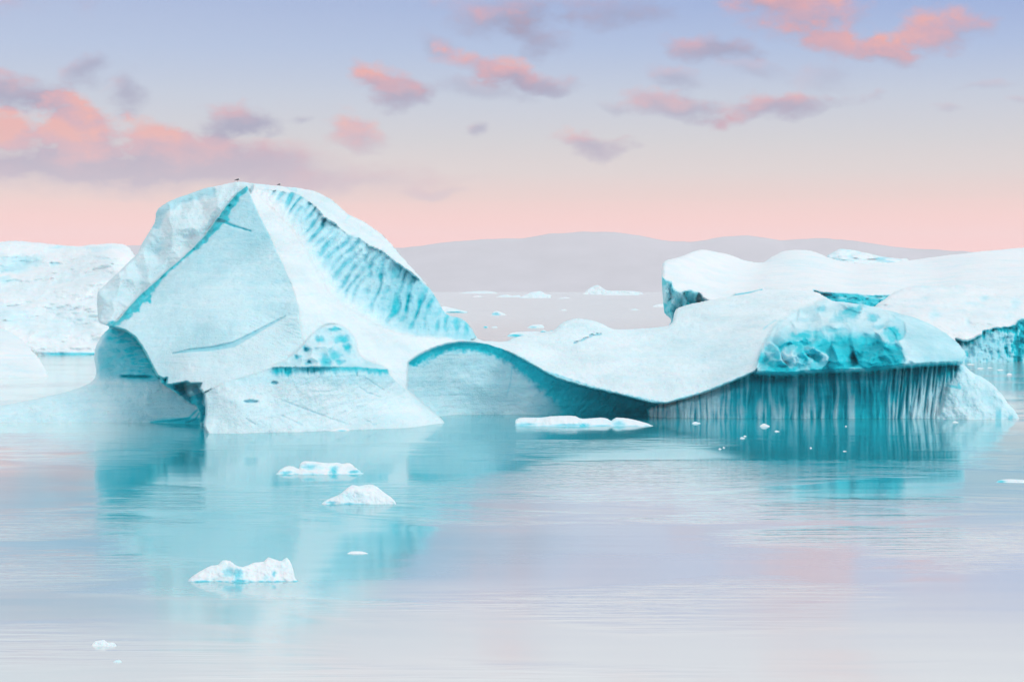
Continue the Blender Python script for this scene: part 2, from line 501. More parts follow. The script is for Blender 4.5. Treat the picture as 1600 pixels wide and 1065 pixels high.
# ---------------------------------------------------------------- materials
def ice_material(name, bump=0.12, scale=1.0, snow=(0.79, 0.89, 0.92, 1), sss=0.6):
    m = bpy.data.materials.new(name); m.use_nodes = True
    m.node_tree.nodes.clear(); N = NT(m.node_tree)
    at = N.n('ShaderNodeAttribute', attribute_name='ice')
    geo = N.n('ShaderNodeNewGeometry')
    pos = geo.outputs['Position']
    n1 = N.noise(pos, 0.9 * scale, 6, 0.62)
    n2 = N.noise(pos, 6.0 * scale, 4, 0.6)
    v = N.math('ADD', at.outputs['Fac'], N.math('MULTIPLY', N.math('SUBTRACT', n1, 0.5), 0.16))
    mpb = N.n('ShaderNodeMapping'); mpb.inputs['Rotation'].default_value = (0.15, 0.32, 0); mpb.inputs['Scale'].default_value = (0.10, 0.10, 1.3)
    N.l(pos, mpb.inputs[0])
    n3 = N.noise(mpb.outputs[0], 1.0 * scale, 5, 0.6, 0.4)
    n4 = N.noise(pos, 0.16 * scale, 3, 0.5)
    v = N.math('ADD', v, N.math('MULTIPLY', N.math('SUBTRACT', n3, 0.5), 0.20))
    v = N.math('ADD', v, N.math('MULTIPLY', N.math('SUBTRACT', n4, 0.5), 0.16))
    v = N.math('ADD', v, N.math('MULTIPLY', N.math('SUBTRACT', n2, 0.5), 0.06), True)
    col = N.ramp(v, [(0.0, snow), (0.16, (0.62, 0.86, 0.92, 1)), (0.36, (0.34, 0.73, 0.83, 1)), (0.6, (0.02, 0.62, 0.73, 1)), (0.82, (0.0, 0.44, 0.55, 1)), (1.0, (0.0, 0.26, 0.34, 1))])
    rg = N.maprange(v, 0.2, 0.8, 0.75, 0.32)
    p = N.n('ShaderNodeBsdfPrincipled')
    N.l(col, p.inputs['Base Color']); N.l(rg, p.inputs['Roughness'])
    p.inputs['Subsurface Weight'].default_value = 0.5
    p.inputs['Subsurface Radius'].default_value = (0.22, 0.85, 1.0)
    p.inputs['Subsurface Scale'].default_value = sss
    p.inputs['IOR'].default_value = 1.31
    p.inputs['Specular IOR Level'].default_value = 0.12
    b = N.n('ShaderNodeBump'); b.inputs['Strength'].default_value = 1.0; b.inputs['Distance'].default_value = bump
    hn = N.math('ADD', N.math('MULTIPLY', n1, 1.0), N.math('MULTIPLY', n2, N.maprange(n4, 0.4, 0.62, 0.05, 0.45)))
    hn = N.math('ADD', hn, N.math('MULTIPLY', n3, 0.6))
    N.l(hn, b.inputs['Height']); N.l(b.outputs[0], p.inputs['Normal'])
    out = N.n('ShaderNodeOutputMaterial'); N.l(p.outputs[0], out.inputs[0])
    return m
ICE = ice_material('glacier_ice', 0.34)
ICE_FAR = ice_material('far_glacier_ice', 0.45, 0.5, (0.82, 0.875, 0.895, 1), 1.2)
ICE_SMALL = ice_material('floe_ice', 0.05, 4.0, (0.82, 0.875, 0.895, 1), 0.1)

def water_material():
    m = bpy.data.materials.new('sea_water'); m.use_nodes = True
    m.node_tree.nodes.clear(); N = NT(m.node_tree)
    geo = N.n('ShaderNodeNewGeometry'); pos = geo.outputs['Position']
    def mapped(sx, sy, rz=0.0):
        mp = N.n('ShaderNodeMapping'); mp.inputs['Scale'].default_value = (sx, sy, 1); mp.inputs['Rotation'].default_value = (0, 0, rz)
        N.l(pos, mp.inputs[0]); return mp.outputs[0]
    rip = N.noise(mapped(0.16, 1.15, 0.02), 1.0, 3, 0.5, 0.3)
    rip2 = N.noise(mapped(0.5, 2.6, -0.03), 1.0, 2, 0.5, 0.2)
    swell = N.noise(mapped(0.03, 0.14, 0.01), 1.0, 2, 0.5)
    patch = N.noise(mapped(0.022, 0.045), 1.0, 4, 0.55, 0.5)
    near = N.n('ShaderNodeSeparateXYZ'); N.l(pos, near.inputs[0])
    pm = N.math('MULTIPLY', N.maprange(patch, 0.47, 0.62, 0.03, 1.1, True), N.maprange(near.outputs[1], 85, 130, 0.35, 1.0))
    pm = N.math('ADD', pm, N.maprange(near.outputs[1], 350, 900, 0.0, 3.0))
    h = N.math('ADD', N.math('MULTIPLY', N.math('ADD', N.math('MULTIPLY', rip, 1.0), N.math('MULTIPLY', rip2, 0.25)), pm), N.math('MULTIPLY', swell, 0.5))
    b = N.n('ShaderNodeBump'); b.inputs['Strength'].default_value = 1.0; b.inputs['Distance'].default_value = 0.055
    N.l(h, b.inputs['Height'])
    # turquoise of water near ice, stretched to paint in the icebergs' teal reflections
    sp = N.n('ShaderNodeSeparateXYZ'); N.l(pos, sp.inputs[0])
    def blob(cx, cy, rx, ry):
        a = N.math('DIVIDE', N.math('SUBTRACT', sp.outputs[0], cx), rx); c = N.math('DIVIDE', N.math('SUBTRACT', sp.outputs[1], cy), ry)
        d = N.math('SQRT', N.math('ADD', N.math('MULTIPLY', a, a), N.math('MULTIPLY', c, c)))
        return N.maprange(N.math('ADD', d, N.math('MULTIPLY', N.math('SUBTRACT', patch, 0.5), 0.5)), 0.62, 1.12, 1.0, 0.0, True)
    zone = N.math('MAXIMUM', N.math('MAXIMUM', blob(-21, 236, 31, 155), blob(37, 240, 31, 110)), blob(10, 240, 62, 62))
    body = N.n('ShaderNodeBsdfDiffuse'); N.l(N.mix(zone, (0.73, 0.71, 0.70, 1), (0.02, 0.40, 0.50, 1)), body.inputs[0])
    gl = N.n('ShaderNodeBsdfGlossy'); gl.inputs['Color'].default_value = (0.96, 1.0, 0.99, 1); gl.inputs['Roughness'].default_value = 0.075
    N.l(N.maprange(near.outputs[1], 280, 1200, 0.075, 0.21), gl.inputs['Roughness'])      # wind roughened water far out
    N.l(b.outputs[0], gl.inputs['Normal'])
    fr = N.n('ShaderNodeFresnel'); fr.inputs[0].default_value = 1.45
    N.l(b.outputs[0], fr.inputs['Normal'])
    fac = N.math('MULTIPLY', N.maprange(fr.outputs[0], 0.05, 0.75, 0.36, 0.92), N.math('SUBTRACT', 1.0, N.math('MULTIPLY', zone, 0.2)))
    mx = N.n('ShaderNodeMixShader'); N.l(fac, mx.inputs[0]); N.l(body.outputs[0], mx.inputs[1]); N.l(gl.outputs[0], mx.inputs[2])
    out = N.n('ShaderNodeOutputMaterial'); N.l(mx.outputs[0], out.inputs[0])
    return m
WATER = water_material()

def plain(name, col, rough=0.7, noise=0.0, scale=1.0):
    m = bpy.data.materials.new(name); m.use_nodes = True
    N = NT(m.node_tree); p = m.node_tree.nodes['Principled BSDF']
    p.inputs['Roughness'].default_value = rough
    geo = N.n('ShaderNodeNewGeometry')
    n = N.noise(geo.outputs['Position'], scale, 5, 0.6)
    c2 = tuple(min(1, c * (1 + noise)) for c in col[:3]) + (1,); c1 = tuple(c * (1 - noise) for c in col[:3]) + (1,)
    N.l(N.mix(n, c1, c2), p.inputs['Base Color'])
    return m

# ---------------------------------------------------------------- water and far hills
def sheet(name, pts, mat):
    me = bpy.data.meshes.new(name)
    me.from_pydata(pts, [], [tuple(range(len(pts)))]); me.materials.append(mat)
    o = bpy.data.objects.new(name, me); COL.objects.link(o); return o
FARY = 21000.0
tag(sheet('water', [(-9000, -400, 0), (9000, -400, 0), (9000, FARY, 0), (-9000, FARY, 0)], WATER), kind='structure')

def build_hills():
    Y0 = 17000.0
    prof = [(-900, 392), (0, 388), (150, 384), (300, 380), (500, 382), (630, 386), (700, 377), (760, 372), (820, 371), (860, 364), (910, 361), (960, 361), (1000, 367), (1040, 375),
            (1080, 377), (1130, 369), (1170, 367), (1220, 374), (1290, 371), (1340, 376), (1400, 385), (1500, 391), (1600, 398), (2600, 402)]
    P = np.array(prof, float)
    xs = np.arange(-900, 2600, 5.0)
    top = np.interp(xs, P[:, 0], P[:, 1])
    top = top + 1.6 * fbm(xs / 26, 0.3, 0.7, 4, 0.55) + 1.0
    rows = 26
    V = []
    for j in range(rows):
        t = j / (rows - 1)
        Y = Y0 + 1900 * math.sin(min(t / 0.72, 1) * math.pi / 2) + (max(t - 0.72, 0) / 0.28) * 1700
        prof_t = math.sin(min(t / 0.72, 1) * math.pi / 2) ** 1.1 if t < 0.72 else 1 - ((t - 0.72) / 0.28) ** 1.5
        x = (xs - CX) / F * Y0
        hgt = (HY - top) / F * (Y0 + 1900) + CAMH
        n = fbm(x / 700, Y / 700, 0.1, 5, 0.55) * 90 * math.sin(min(t * 1.2, 1) * math.pi)
        V.append(np.stack([x * (Y / Y0 if False else 1.11), np.full_like(x, Y), np.maximum(hgt * prof_t + n * (1 - prof_t), 0) - (8 if j in (0, rows - 1) else 0)], 1))
    V = np.concatenate(V); nx = len(xs)
    ii = np.arange(len(V)).reshape(rows, nx)
    Q = np.stack([ii[:-1, :-1].ravel(), ii[:-1, 1:].ravel(), ii[1:, 1:].ravel(), ii[1:, :-1].ravel()], 1)
    m = plain('hill_rock', (0.46, 0.44, 0.49, 1), 0.9, 0.25, 0.002)
    o = build_mesh('hills', V, Q, None, np.zeros(len(V)), m, None, np.zeros(3))
    tag(o, kind='structure')
build_hills()

# ---------------------------------------------------------------- surface styles (return depth change in metres, ice kind 0 snow .. 1 deep blue ice)
def style(amp=0.6, sc=6.0, b=0.08, bn=0.06, fine=0.08, seed=0.0):
    def fn(X, Y, wx, D, wz, s):
        n = fbm(wx / sc + seed, wz / sc, D / sc, 4)
        f = fbm(wx / 0.8, wz / 0.8, seed, 3, 0.6)
        return amp * n + fine * f, b + bn * n * 2
    return fn

def f_slope(X, Y, wx, D, wz, s):
    n = fbm(wx / 7, wz / 7, 2.2, 3); f = fbm(wx / 0.7, wz / 1.0, 1.0, 3, 0.6)
    return 0.45 * n + 0.07 * f, 0.035 + 0.04 * n + 0.02 * f

def f_slab(X, Y, wx, D, wz, s):
    edge, t = line_dist(X, Y, [(172, 510), (200, 481), (223, 458), (264, 421), (306, 384), (339, 343), (372, 302), (384, 293)])
    n = fbm(wx / 6, wz / 6, 4.0, 4)
    wid = np.interp(t, [0, .1, .28, .36, .5, .56, .66, .72, .82, .9, 1], [3, 11, 15, 5, 3, 4, 12, 12, 8, 9, 4]) * (1 + 0.8 * fbm(X / 12, Y / 12, 5.0, 3))
    e = sstep(wid + 2.5, wid - 2.5, edge)
    out = 4.2 * sstep(16, 0, edge) ** 1.3 * (0.7 + 0.5 * fbm(X / 10, Y / 10, 7.0, 2))
    groov = fbm((X + Y) / 5, (X - Y) / 22, 1.3, 3)
    # scaly wrinkles near the ridge and over the upper part
    scale_m = sstep(120, 10, line_dist(X, Y, [(384, 300), (430, 390), (467, 480), (440, 520)])[0]) + 0.25
    wr = fbm((X * 0.9 + Y * 0.4) / 20, (Y * 0.9 - X * 0.3) / 4.6, 3.0, 4, 0.6, True)
    # shallow step and the long blue stripe
    d1, t1 = line_dist(X, Y, [(270, 552), (300, 547), (330, 545), (365, 538), (395, 522), (420, 508), (446, 494)])
    w1 = np.interp(t1, [0, .15, .5, .75, 1], [0.6, 2.4, 4.2, 2.4, 0.8])
    st = sstep(w1 + 1.2, w1 - 0.8, d1)
    below = sstep(-3, 3, Y - np.interp(X, [270, 300, 330, 365, 395, 420, 446], [552, 547, 545, 538, 522, 508, 494]))
    d2, t2 = line_dist(X, Y, [(334, 343), (350, 346), (362, 352), (392, 361)])
    w2 = np.interp(t2, [0, .3, 1], [3.6, 2.6, 0.8]); cr = sstep(w2 + 1.0, w2 - 1.0, d2 + 1.2 * fbm(X / 7, Y / 7, 2, 2))
    dd = 0.5 * n + out - 0.16 * wr * scale_m + 0.25 * e * groov + 0.35 * st + 0.5 * cr - 0.5 * below * sstep(250, 300, X)
    up = sstep(480, 330, Y)
    b = 0.19 + 0.10 * up + 0.05 * n + 0.05 * scale_m * (0.4 - wr) + e * (0.44 + 0.16 * groov) + 0.2 * st + 0.3 * cr + 0.36 * sstep(3.2, 0.3, s) * sstep(505, 515, Y) * sstep(330, 300, X) - 0.07 * below * sstep(250, 300, X)
    return dd, b

def f_rear(X, Y, wx, D, wz, s):
    f1, f2, cid = worley(X / 38 + 0.3 * perlin(X / 30, Y / 30, 0), Y / 46 + 0.3, 3)
    n = fbm(wx / 4, wz / 4, 8.0, 4); r = fbm(wx / 1.2, wz / 1.2, 3.0, 4, 0.6, True)
    top = line_dist(X, Y, [(244, 345), (248, 326), (270, 313), (300, 303), (326, 300)])[0]
    tm = sstep(15, 6, top + 5 * perlin(X / 12, Y / 12, 3))
    tm2 = sstep(24, 12, np.hypot((X - 238) / 1.0, (Y - 378) / 1.1) + 5 * perlin(X / 9, Y / 9, 3))
    return 3.4 * (0.5 - f1) + 1.3 * n - 0.3 * r + 1.0 * tm, 0.10 + 0.05 * n + 0.18 * tm + 0.10 * tm2 + 0.05 * (cid - 0.5)

def f_crest(X, Y, wx, D, wz, s):
    k = sstep(500, 640, X)
    def rib(a, sp, ln, sd):
        a = math.radians(a)
        p = X * math.sin(a) + Y * math.cos(a); q = -X * math.cos(a) + Y * math.sin(a)
        wv = 3.5 * perlin(X / 34, Y / 34, sd)
        return fbm((p + wv) / sp, q / ln, sd, 3, 0.45)
    def stripes(a, sp, sd):
        a = math.radians(a)
        p = X * math.sin(a) + Y * math.cos(a); q = -X * math.cos(a) + Y * math.sin(a)
        ph = p / sp + 0.55 * perlin(p / 30, q / 42, sd) + 0.25 * perlin(p / 12, q / 30, sd + 2)
        amp = 0.65 + 0.9 * perlin(p / 17, q / 38, sd + 5)
        return np.sin(2 * math.pi * ph) * np.clip(amp, 0.15, 1.2) * 0.55
    r = lerp(stripes(48, 13.5, 1.5), stripes(72, 17, 4.5), k) + 0.45 * lerp(rib(46, 9, 46, 1.5), rib(74, 11, 52, 4.5), k)
    sc = fbm(X / 15, Y / 15, 6.0, 3)
    g = sstep(-0.45, 0.75, r)
    rr = g ** 1.3
    inn = sstep(0, 22, s)
    fade = sstep(0, 26, Y - (np.interp(X, [388, 500, 600, 700, 748], [250, 250, 380, 470, 500])))
    dd = 0.95 * rr * inn + 0.8 * sc
    low = sstep(0.0, 34, s)
    b = 0.26 + 0.25 * sstep(0.1, 1.1, rr + 0.45 * sc) * inn + 0.08 * sc + 0.08 * sstep(560, 640, X)
    # towards the snow slope it whitens
    lo = line_dist(X, Y, [(405, 305), (430, 330), (450, 350), (470, 378), (500, 430), (520, 462), (560, 492), (600, 512), (640, 524), (700, 530)])[0]
    b = b - 0.2 * sstep(26, 0, lo) * sstep(700, 560, X) - 0.12 * sstep(460, 400, X)
    return dd, b

def f_cap(X, Y, wx, D, wz, s):
    f1, f2, cid = worley(X / 20 + 0.4 * perlin(X / 15, Y / 15, 0), Y / 20, 11)
    n = fbm(wx / 2.5, wz / 2.5, 2.0, 4, 0.6)
    return 1.5 * (0.5 - f1) + 0.6 * n, 0.07 + 0.10 * n + 0.14 * sstep(0.62, 0.9, cid)

def f_pillar(X, Y, wx, D, wz, s):
    n = fbm(wx / 4, wz / 3, 1.0, 4); st = fbm(X / 30, Y / 3.2 + X / 60, 2.0, 4, 0.6)
    br = fbm(X / 22 + Y / 30, Y / 9, 8.0, 3, 0.5, True)
    edge = line_dist(X, Y, [(195, 517), (210, 527), (228, 552), (245, 587), (262, 602)])[0]
    teal = sstep(62, 22, edge + 12 * fbm(X / 16, Y / 10, 4, 3)) * sstep(604, 588, Y + 3 * st) * sstep(150, 172, X)
    teal = np.maximum(teal, 0.7 * sstep(0, 14, Y - 535 + 5 * n) * sstep(598, 582, Y) * sstep(146, 160, X) * sstep(255, 225, X))
    frost = sstep(0.35, 0.7, br) * teal
    cut = np.exp(-((Y - 588 - 0.02 * (X - 200)) / 2.4) ** 2) * sstep(184, 194, X) * sstep(245, 228, X)
    wl = sstep(8, 2, np.abs(Y - 658)) * sstep(215, 290, X)
    arc = sstep(2.2, 0.8, line_dist(X, Y, [(308, 640), (296, 652), (270, 657), (236, 659)])[0]) + sstep(1.8, 0.5, line_dist(X, Y, [(311, 645), (305, 655), (290, 660)])[0])
    sk = sstep(596, 604, Y)
    right = sstep(225, 300, X) * sk
    b = 0.17 + 0.05 * sk + 0.06 * n + 0.05 * st * sk + 0.44 * teal * (1 - 0.3 * frost) + 0.35 * cut + 0.4 * wl + 0.25 * np.clip(arc, 0, 1) + 0.10 * right - 0.05 * sstep(200, 60, X) * sk
    return 0.7 * n + 0.14 * st * sk + 0.12 * br * teal + 0.9 * cut, b

def f_notch(X, Y, wx, D, wz, s):
    f1, f2, cid = worley(X / 16, Y / 15, 5)
    n = fbm(wx / 1.2, wz / 1.2, 3, 3)
    return 3.0 * (f1 - 0.3) + 0.4 * n, 0.56 + 0.4 * (cid - 0.4) + 0.1 * n

def f_foot(X, Y, wx, D, wz, s):
    n = fbm(wx / 3.5, wz / 3.5, 6.0, 4); r = fbm((X * 0.5 + Y) / 7, (X - Y * 0.5) / 40, 1.7, 4, 0.6, True)
    bl = fbm(wx / 1.2, wz / 1.2, 9.0, 4, 0.6)
    ytop = np.interp(X, [425, 520, 560, 606], [576, 572, 571, 577])
    d = Y - ytop
    dn = d + 5.5 * fbm(X / 6, Y / 16, 3.3, 3)
    band = sstep(14, 4, dn) * sstep(418, 432, X) * sstep(612, 604, X)
    drip = sstep(0.25, 0.6, fbm(X / 5, Y / 40, 7.7, 2)) * sstep(34, 12, d) * band ** 0.2 * sstep(418, 432, X) * sstep(612, 600, X)
    def crack(pts, w):
        q, t = line_dist(X + 1.5 * perlin(X / 8, Y / 8, 2), Y, pts)
        return sstep(w, w * 0.35, q) * sstep(0, 0.15, t) * sstep(1.0, 0.85, t)
    c = np.clip(crack([(430, 622), (480, 640), (520, 655), (548, 664)], 2.0) + crack([(436, 648), (455, 656), (475, 666)], 1.8) + crack([(560, 603), (575, 614), (600, 622)], 1.8)
                + crack([(570, 655), (585, 664), (590, 662)], 2.2) + crack([(382, 652), (400, 664)], 1.6) + crack([(480, 612), (510, 612), (530, 608)], 1.4)
                + crack([(565, 586), (600, 610), (615, 600)], 1.2) , 0, 1)
    pool = sstep(1, 0.6, np.hypot((X - 392) / 14, (Y - 627) / 3.0)) + sstep(1, 0.6, np.hypot((X - 429) / 7, (Y - 598) / 3.2))
    left = sstep(345, 320, X) * sstep(676, 640, Y)
    b = 0.09 + 0.06 * n + 0.05 * bl + 0.46 * band * (0.75 + 0.5 * n) + 0.22 * drip + 0.05 * c + 0.26 * np.clip(pool, 0, 1) + 0.1 * sstep(610, 590, Y) + 0.05 * left
    dd = 0.7 * n - 0.16 * r + 0.16 * bl + 0.9 * band * 0.4 + 0.14 * c + 0.3 * drip + 0.5 * np.clip(pool, 0, 1)
    # a low front lobe with its own crest
    lobe = sstep(0, 20, (Y - 640) - (X - 372) * -0.9) * sstep(430, 395, X)
    return dd, b

def f_cone(X, Y, wx, D, wz, s):
    xw = X + 5 * perlin(X / 14, Y / 14, 1); yw = Y + 4 * perlin(X / 14, Y / 14, 6)
    f1, f2, cid = worley(xw / 24 + 0.35, yw / 17 + 0.1, 21)
    n = fbm(wx / 1.3, wz / 1.3, 3, 3)
    cup = np.clip(1 - (f1 / 0.62) ** 2, 0, 1)
    spots = 0
    for (sx, sy, rx, ry) in [(500, 530, 8, 6), (533, 530, 14, 7), (543, 543, 7, 9), (508, 563, 10, 13), (522, 556, 12, 10), (465, 558, 5, 4), (483, 567, 5, 4), (524, 514, 10, 4), (478, 545, 5, 5), (530, 565, 7, 5)]:
        spots = np.maximum(spots, sstep(1.4, 0.2, np.hypot((X - sx + 4 * perlin(X / 8, Y / 8, 1)) / rx, (Y - sy + 3 * perlin(X / 8, Y / 8, 5)) / ry)))
    inn = sstep(0, 9, s)
    return (1.1 * cup + 0.7 * spots) * inn + 0.15 * n - 0.4 * inn, 0.15 + 0.07 * cup + 0.38 * spots + 0.06 * n

def f_cave(X, Y, wx, D, wz, s):
    n = fbm(wx / 5, wz / 3, 2.0, 4); st = fbm(X / 40, Y / 5 + X / 90, 4.0, 4, 0.6)
    top = line_dist(X, Y, [(645, 562), (665, 550), (700, 537), (745, 536), (785, 546), (800, 552), (850, 582), (870, 592), (930, 608), (1000, 625), (1040, 632)])[0]
    tng = 9 * fbm(X / 9, Y / 9, 8.0, 3)
    wid = np.interp(X, [645, 665, 690, 720, 760, 800, 850, 900, 1040], [8, 16, 12, 15, 14, 20, 34, 60, 80])
    rim = sstep(wid + 4, wid * 0.45, top + tng)
    right = sstep(790, 920, X + 40 * fbm(X / 50, Y / 30, 1.0, 3) - 0.6 * (648 - Y))
    deep = sstep(900, 1010, X)
    b = 0.20 + 0.06 * n + 0.035 * st + 0.46 * rim * (1 + 0.25 * n) + 0.44 * right * (1 - 0.6 * rim) + 0.12 * deep - 0.04 * sstep(600, 640, Y) * (1 - right)
    crack = sstep(1.6, 0.5, line_dist(X, Y, [(800, 575), (797, 600), (792, 618)])[0]) * 0.12
    sheet_ = 0.5 * rim * fbm((X + Y) / 10, (Y - X) / 30, 3.0, 3)
    return 0.6 * n + 0.05 * st + 0.35 * rim + 0.6 * sheet_, b + crack

def f_hump(X, Y, wx, D, wz, s):
    n = fbm(wx / 9, wz / 9 + D / 18, 5.0, 3); f = fbm(wx / 1.1, D / 2.0, 2.0, 4, 0.6)
    mid = sstep(1, 0.2, np.hypot((X - 1090) / 170, (Y - 545) / 80)) + 0.8 * sstep(1, 0.2, np.hypot((X - 905) / 110, (Y - 520) / 30))
    crack = sstep(2.0, 0.7, line_dist(X + 3 * perlin(X / 6, Y / 6, 0), Y, [(896, 536), (912, 530), (925, 524), (938, 522)])[0] + 1.5 * perlin(X / 5, Y / 5, 1))
    crk2 = sstep(1.8, 0.6, line_dist(X, Y, [(1193, 514), (1200, 508), (1212, 500)])[0])
    lay = fbm(X / 60, (Y + 0.12 * X) / 9, 3.0, 3, 0.5)
    lo = line_dist(X, Y, [(800, 551), (850, 581), (930, 607), (1000, 624), (1040, 631), (1110, 610), (1178, 582)])[0]
    return 1.0 * n + 0.30 * f + 0.25 * lay + 0.7 * crack + 0.5 * sstep(4, 0, lo), 0.045 + 0.04 * n + 0.05 * mid + 0.03 * f + 0.28 * crack + 0.2 * crk2 + 0.34 * sstep(5, 0.5, lo + 2 * perlin(X / 6, Y / 6, 4)) * sstep(790, 830, X)

def f_dome(X, Y, wx, D, wz, s):
    a = X + 9 * perlin(X / 26, Y / 26, 1) ; c_ = Y + 8 * perlin(X / 26, Y / 26, 6)
    f1, f2, cid = worley((a + 0.6 * c_) / 40 + 0.2, (c_ - 0.1 * a) / 27 + 0.45, 31)
    g1, g2, gid = worley((a + 0.9 * c_) / 26, c_ / 19, 77)
    n = fbm(wx / 1.6, wz / 1.6, 3, 4)
    smooth = sstep(1395, 1445, X - 0.4 * (Y - 530))
    cup = np.clip(1 - (f1 / 0.62) ** 2, 0, 1) * (1 - smooth)
    cup2 = np.clip(1 - (g1 / 0.6) ** 2, 0, 1) * (1 - smooth)
    sp = 0
    for (sx, sy, rx, ry, ro, v) in [(1327, 489, 27, 10, -22, .8), (1285, 481, 9, 6, -30, .55), (1205, 544, 12, 7, -20, .75), (1192, 560, 10, 10, -50, .8), (1235, 540, 12, 10, -40, .7), (1256, 548, 18, 20, -45, .95),
                                    (1275, 556, 14, 14, -60, 1.0), (1255, 523, 18, 7, -10, .6), (1280, 524, 9, 9, 0, .6), (1310, 545, 30, 20, -20, .48), (1365, 497, 10, 5, 10, .6), (1392, 523, 14, 12, 30, .75), (1375, 510, 14, 6, -20, .5),
                                    (1368, 543, 24, 9, -14, .9), (1345, 556, 26, 8, -4, .85), (1395, 546, 20, 9, 18, .8), (1385, 562, 26, 7, 0, .8), (1400, 560, 12, 8, 0, .5), (1300, 515, 20, 5, 0, .4), (1230, 570, 40, 8, 0, .62), (1290, 572, 50, 8, 0, .68), (1350, 569, 40, 6, 0, .7), (1215, 555, 10, 8, 0, .5), (1285, 540, 12, 14, 60, .6)]:
        r_ = math.radians(ro)
        ux = (X - sx) * math.cos(r_) + (Y - sy) * math.sin(r_) + 8 * perlin(X / 16, Y / 16, sx); uy = -(X - sx) * math.sin(r_) + (Y - sy) * math.cos(r_) + 5 * perlin(X / 16, Y / 16, sy)
        sp = np.maximum(sp, v * sstep(1.35, 0.45, np.hypot(ux / rx, uy / ry) + 0.25 * perlin(X / 5, Y / 5, sx)))
    lip = sstep(10, 2, np.abs(Y - np.interp(X, [1178, 1230, 1340, 1450, 1505], [582, 584, 577, 570, 564])))
    b = 0.20 + 0.07 * cup + 0.62 * sp * (0.9 + 0.3 * n) + 0.07 * n + 0.10 * smooth + 0.16 * lip - 0.06 * cup2 + 0.10 * sstep(1250, 1180, X) * sstep(560, 520, Y) * 0
    fx = (a * 0.86 - c_ * 0.5); fy = (a * 0.5 + c_ * 0.86)
    tone, hh = facets(fx / 21 + 0.4, fy / 34, 12)
    lowm = sstep(500, 548, Y + 0.10 * (X - 1300) + 8 * n) * sstep(1440, 1385, X) * sstep(1178, 1200, X)
    topm = sstep(30, 5, np.hypot((X - 1322) / 1.6, Y - 490))
    tt = sstep(0.30, 0.75, tone)
    b = np.clip(b * 0.75 + 0.46 * lowm * tt * (1 - 0.5 * sp) + 0.04, 0, 1)
    inn = sstep(0, 14, s + 100 * sstep(1240, 1300, X))
    cup = cup * 0.5 + 1.3 * hh * (1 - smooth) + 0.5 * lowm * tt
    return (2.2 * cup + 0.5 * cup2 + 1.2 * sp) * inn + 0.3 * n + 0.3 * fbm(wx / 5, wz / 5, 1, 3), b

def f_flute(X, Y, wx, D, wz, s):
    wv = 4 * perlin(X / 30, Y / 60, 2.0)
    tilt = sstep(1430, 1380, X) * 0.0
    c1 = fbm((X + wv) / 15.0, Y / 120, 3.0, 3, 0.45)
    c2 = fbm((X + wv) / 5.0, Y / 70, 6.0, 2, 0.5)
    c3 = fbm((X + 0.10 * Y) / 4.5, Y / 60, 8.0, 2, 0.5)
    n = fbm(wx / 1.6, wz / 2.4, 3, 4)
    fineR = sstep(1370, 1420, X); fineL = sstep(1150, 1120, X)
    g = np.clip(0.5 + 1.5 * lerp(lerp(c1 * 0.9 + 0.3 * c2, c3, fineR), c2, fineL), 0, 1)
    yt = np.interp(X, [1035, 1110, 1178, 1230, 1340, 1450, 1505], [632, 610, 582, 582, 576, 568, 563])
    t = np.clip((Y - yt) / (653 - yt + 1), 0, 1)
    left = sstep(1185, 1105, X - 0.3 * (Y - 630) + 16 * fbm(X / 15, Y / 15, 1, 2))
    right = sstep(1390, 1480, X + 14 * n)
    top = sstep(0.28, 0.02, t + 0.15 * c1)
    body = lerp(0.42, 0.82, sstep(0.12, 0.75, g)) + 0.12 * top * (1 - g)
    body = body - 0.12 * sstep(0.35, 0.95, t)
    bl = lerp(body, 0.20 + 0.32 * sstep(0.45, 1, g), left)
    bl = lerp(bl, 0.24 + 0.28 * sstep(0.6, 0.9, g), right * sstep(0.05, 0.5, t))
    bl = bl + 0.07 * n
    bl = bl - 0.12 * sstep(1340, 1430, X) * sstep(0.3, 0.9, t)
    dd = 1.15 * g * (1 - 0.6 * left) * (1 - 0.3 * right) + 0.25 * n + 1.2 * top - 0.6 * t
    return dd, bl

def f_skirt(X, Y, wx, D, wz, s):
    n = fbm(wx / 1.8, wz / 1.8, 3, 4); r = fbm(wx / 0.9, wz / 0.9, 5, 4, 0.6, True)
    b = 0.17 + 0.10 * n + 0.05 * r + 0.22 * sstep(3, 1, line_dist(X, Y, [(1480, 602), (1500, 606), (1498, 600)])[0]) + 0.25 * sstep(6, 3, np.abs(X - 1560)) * sstep(630, 645, Y) + 0.2 * sstep(5, 2, np.abs(X - 1579)) * sstep(646, 651, Y)
    b = b + 0.14 * sstep(1515, 1490, X) * sstep(600, 575, Y)
    return 0.9 * n - 0.22 * r, b

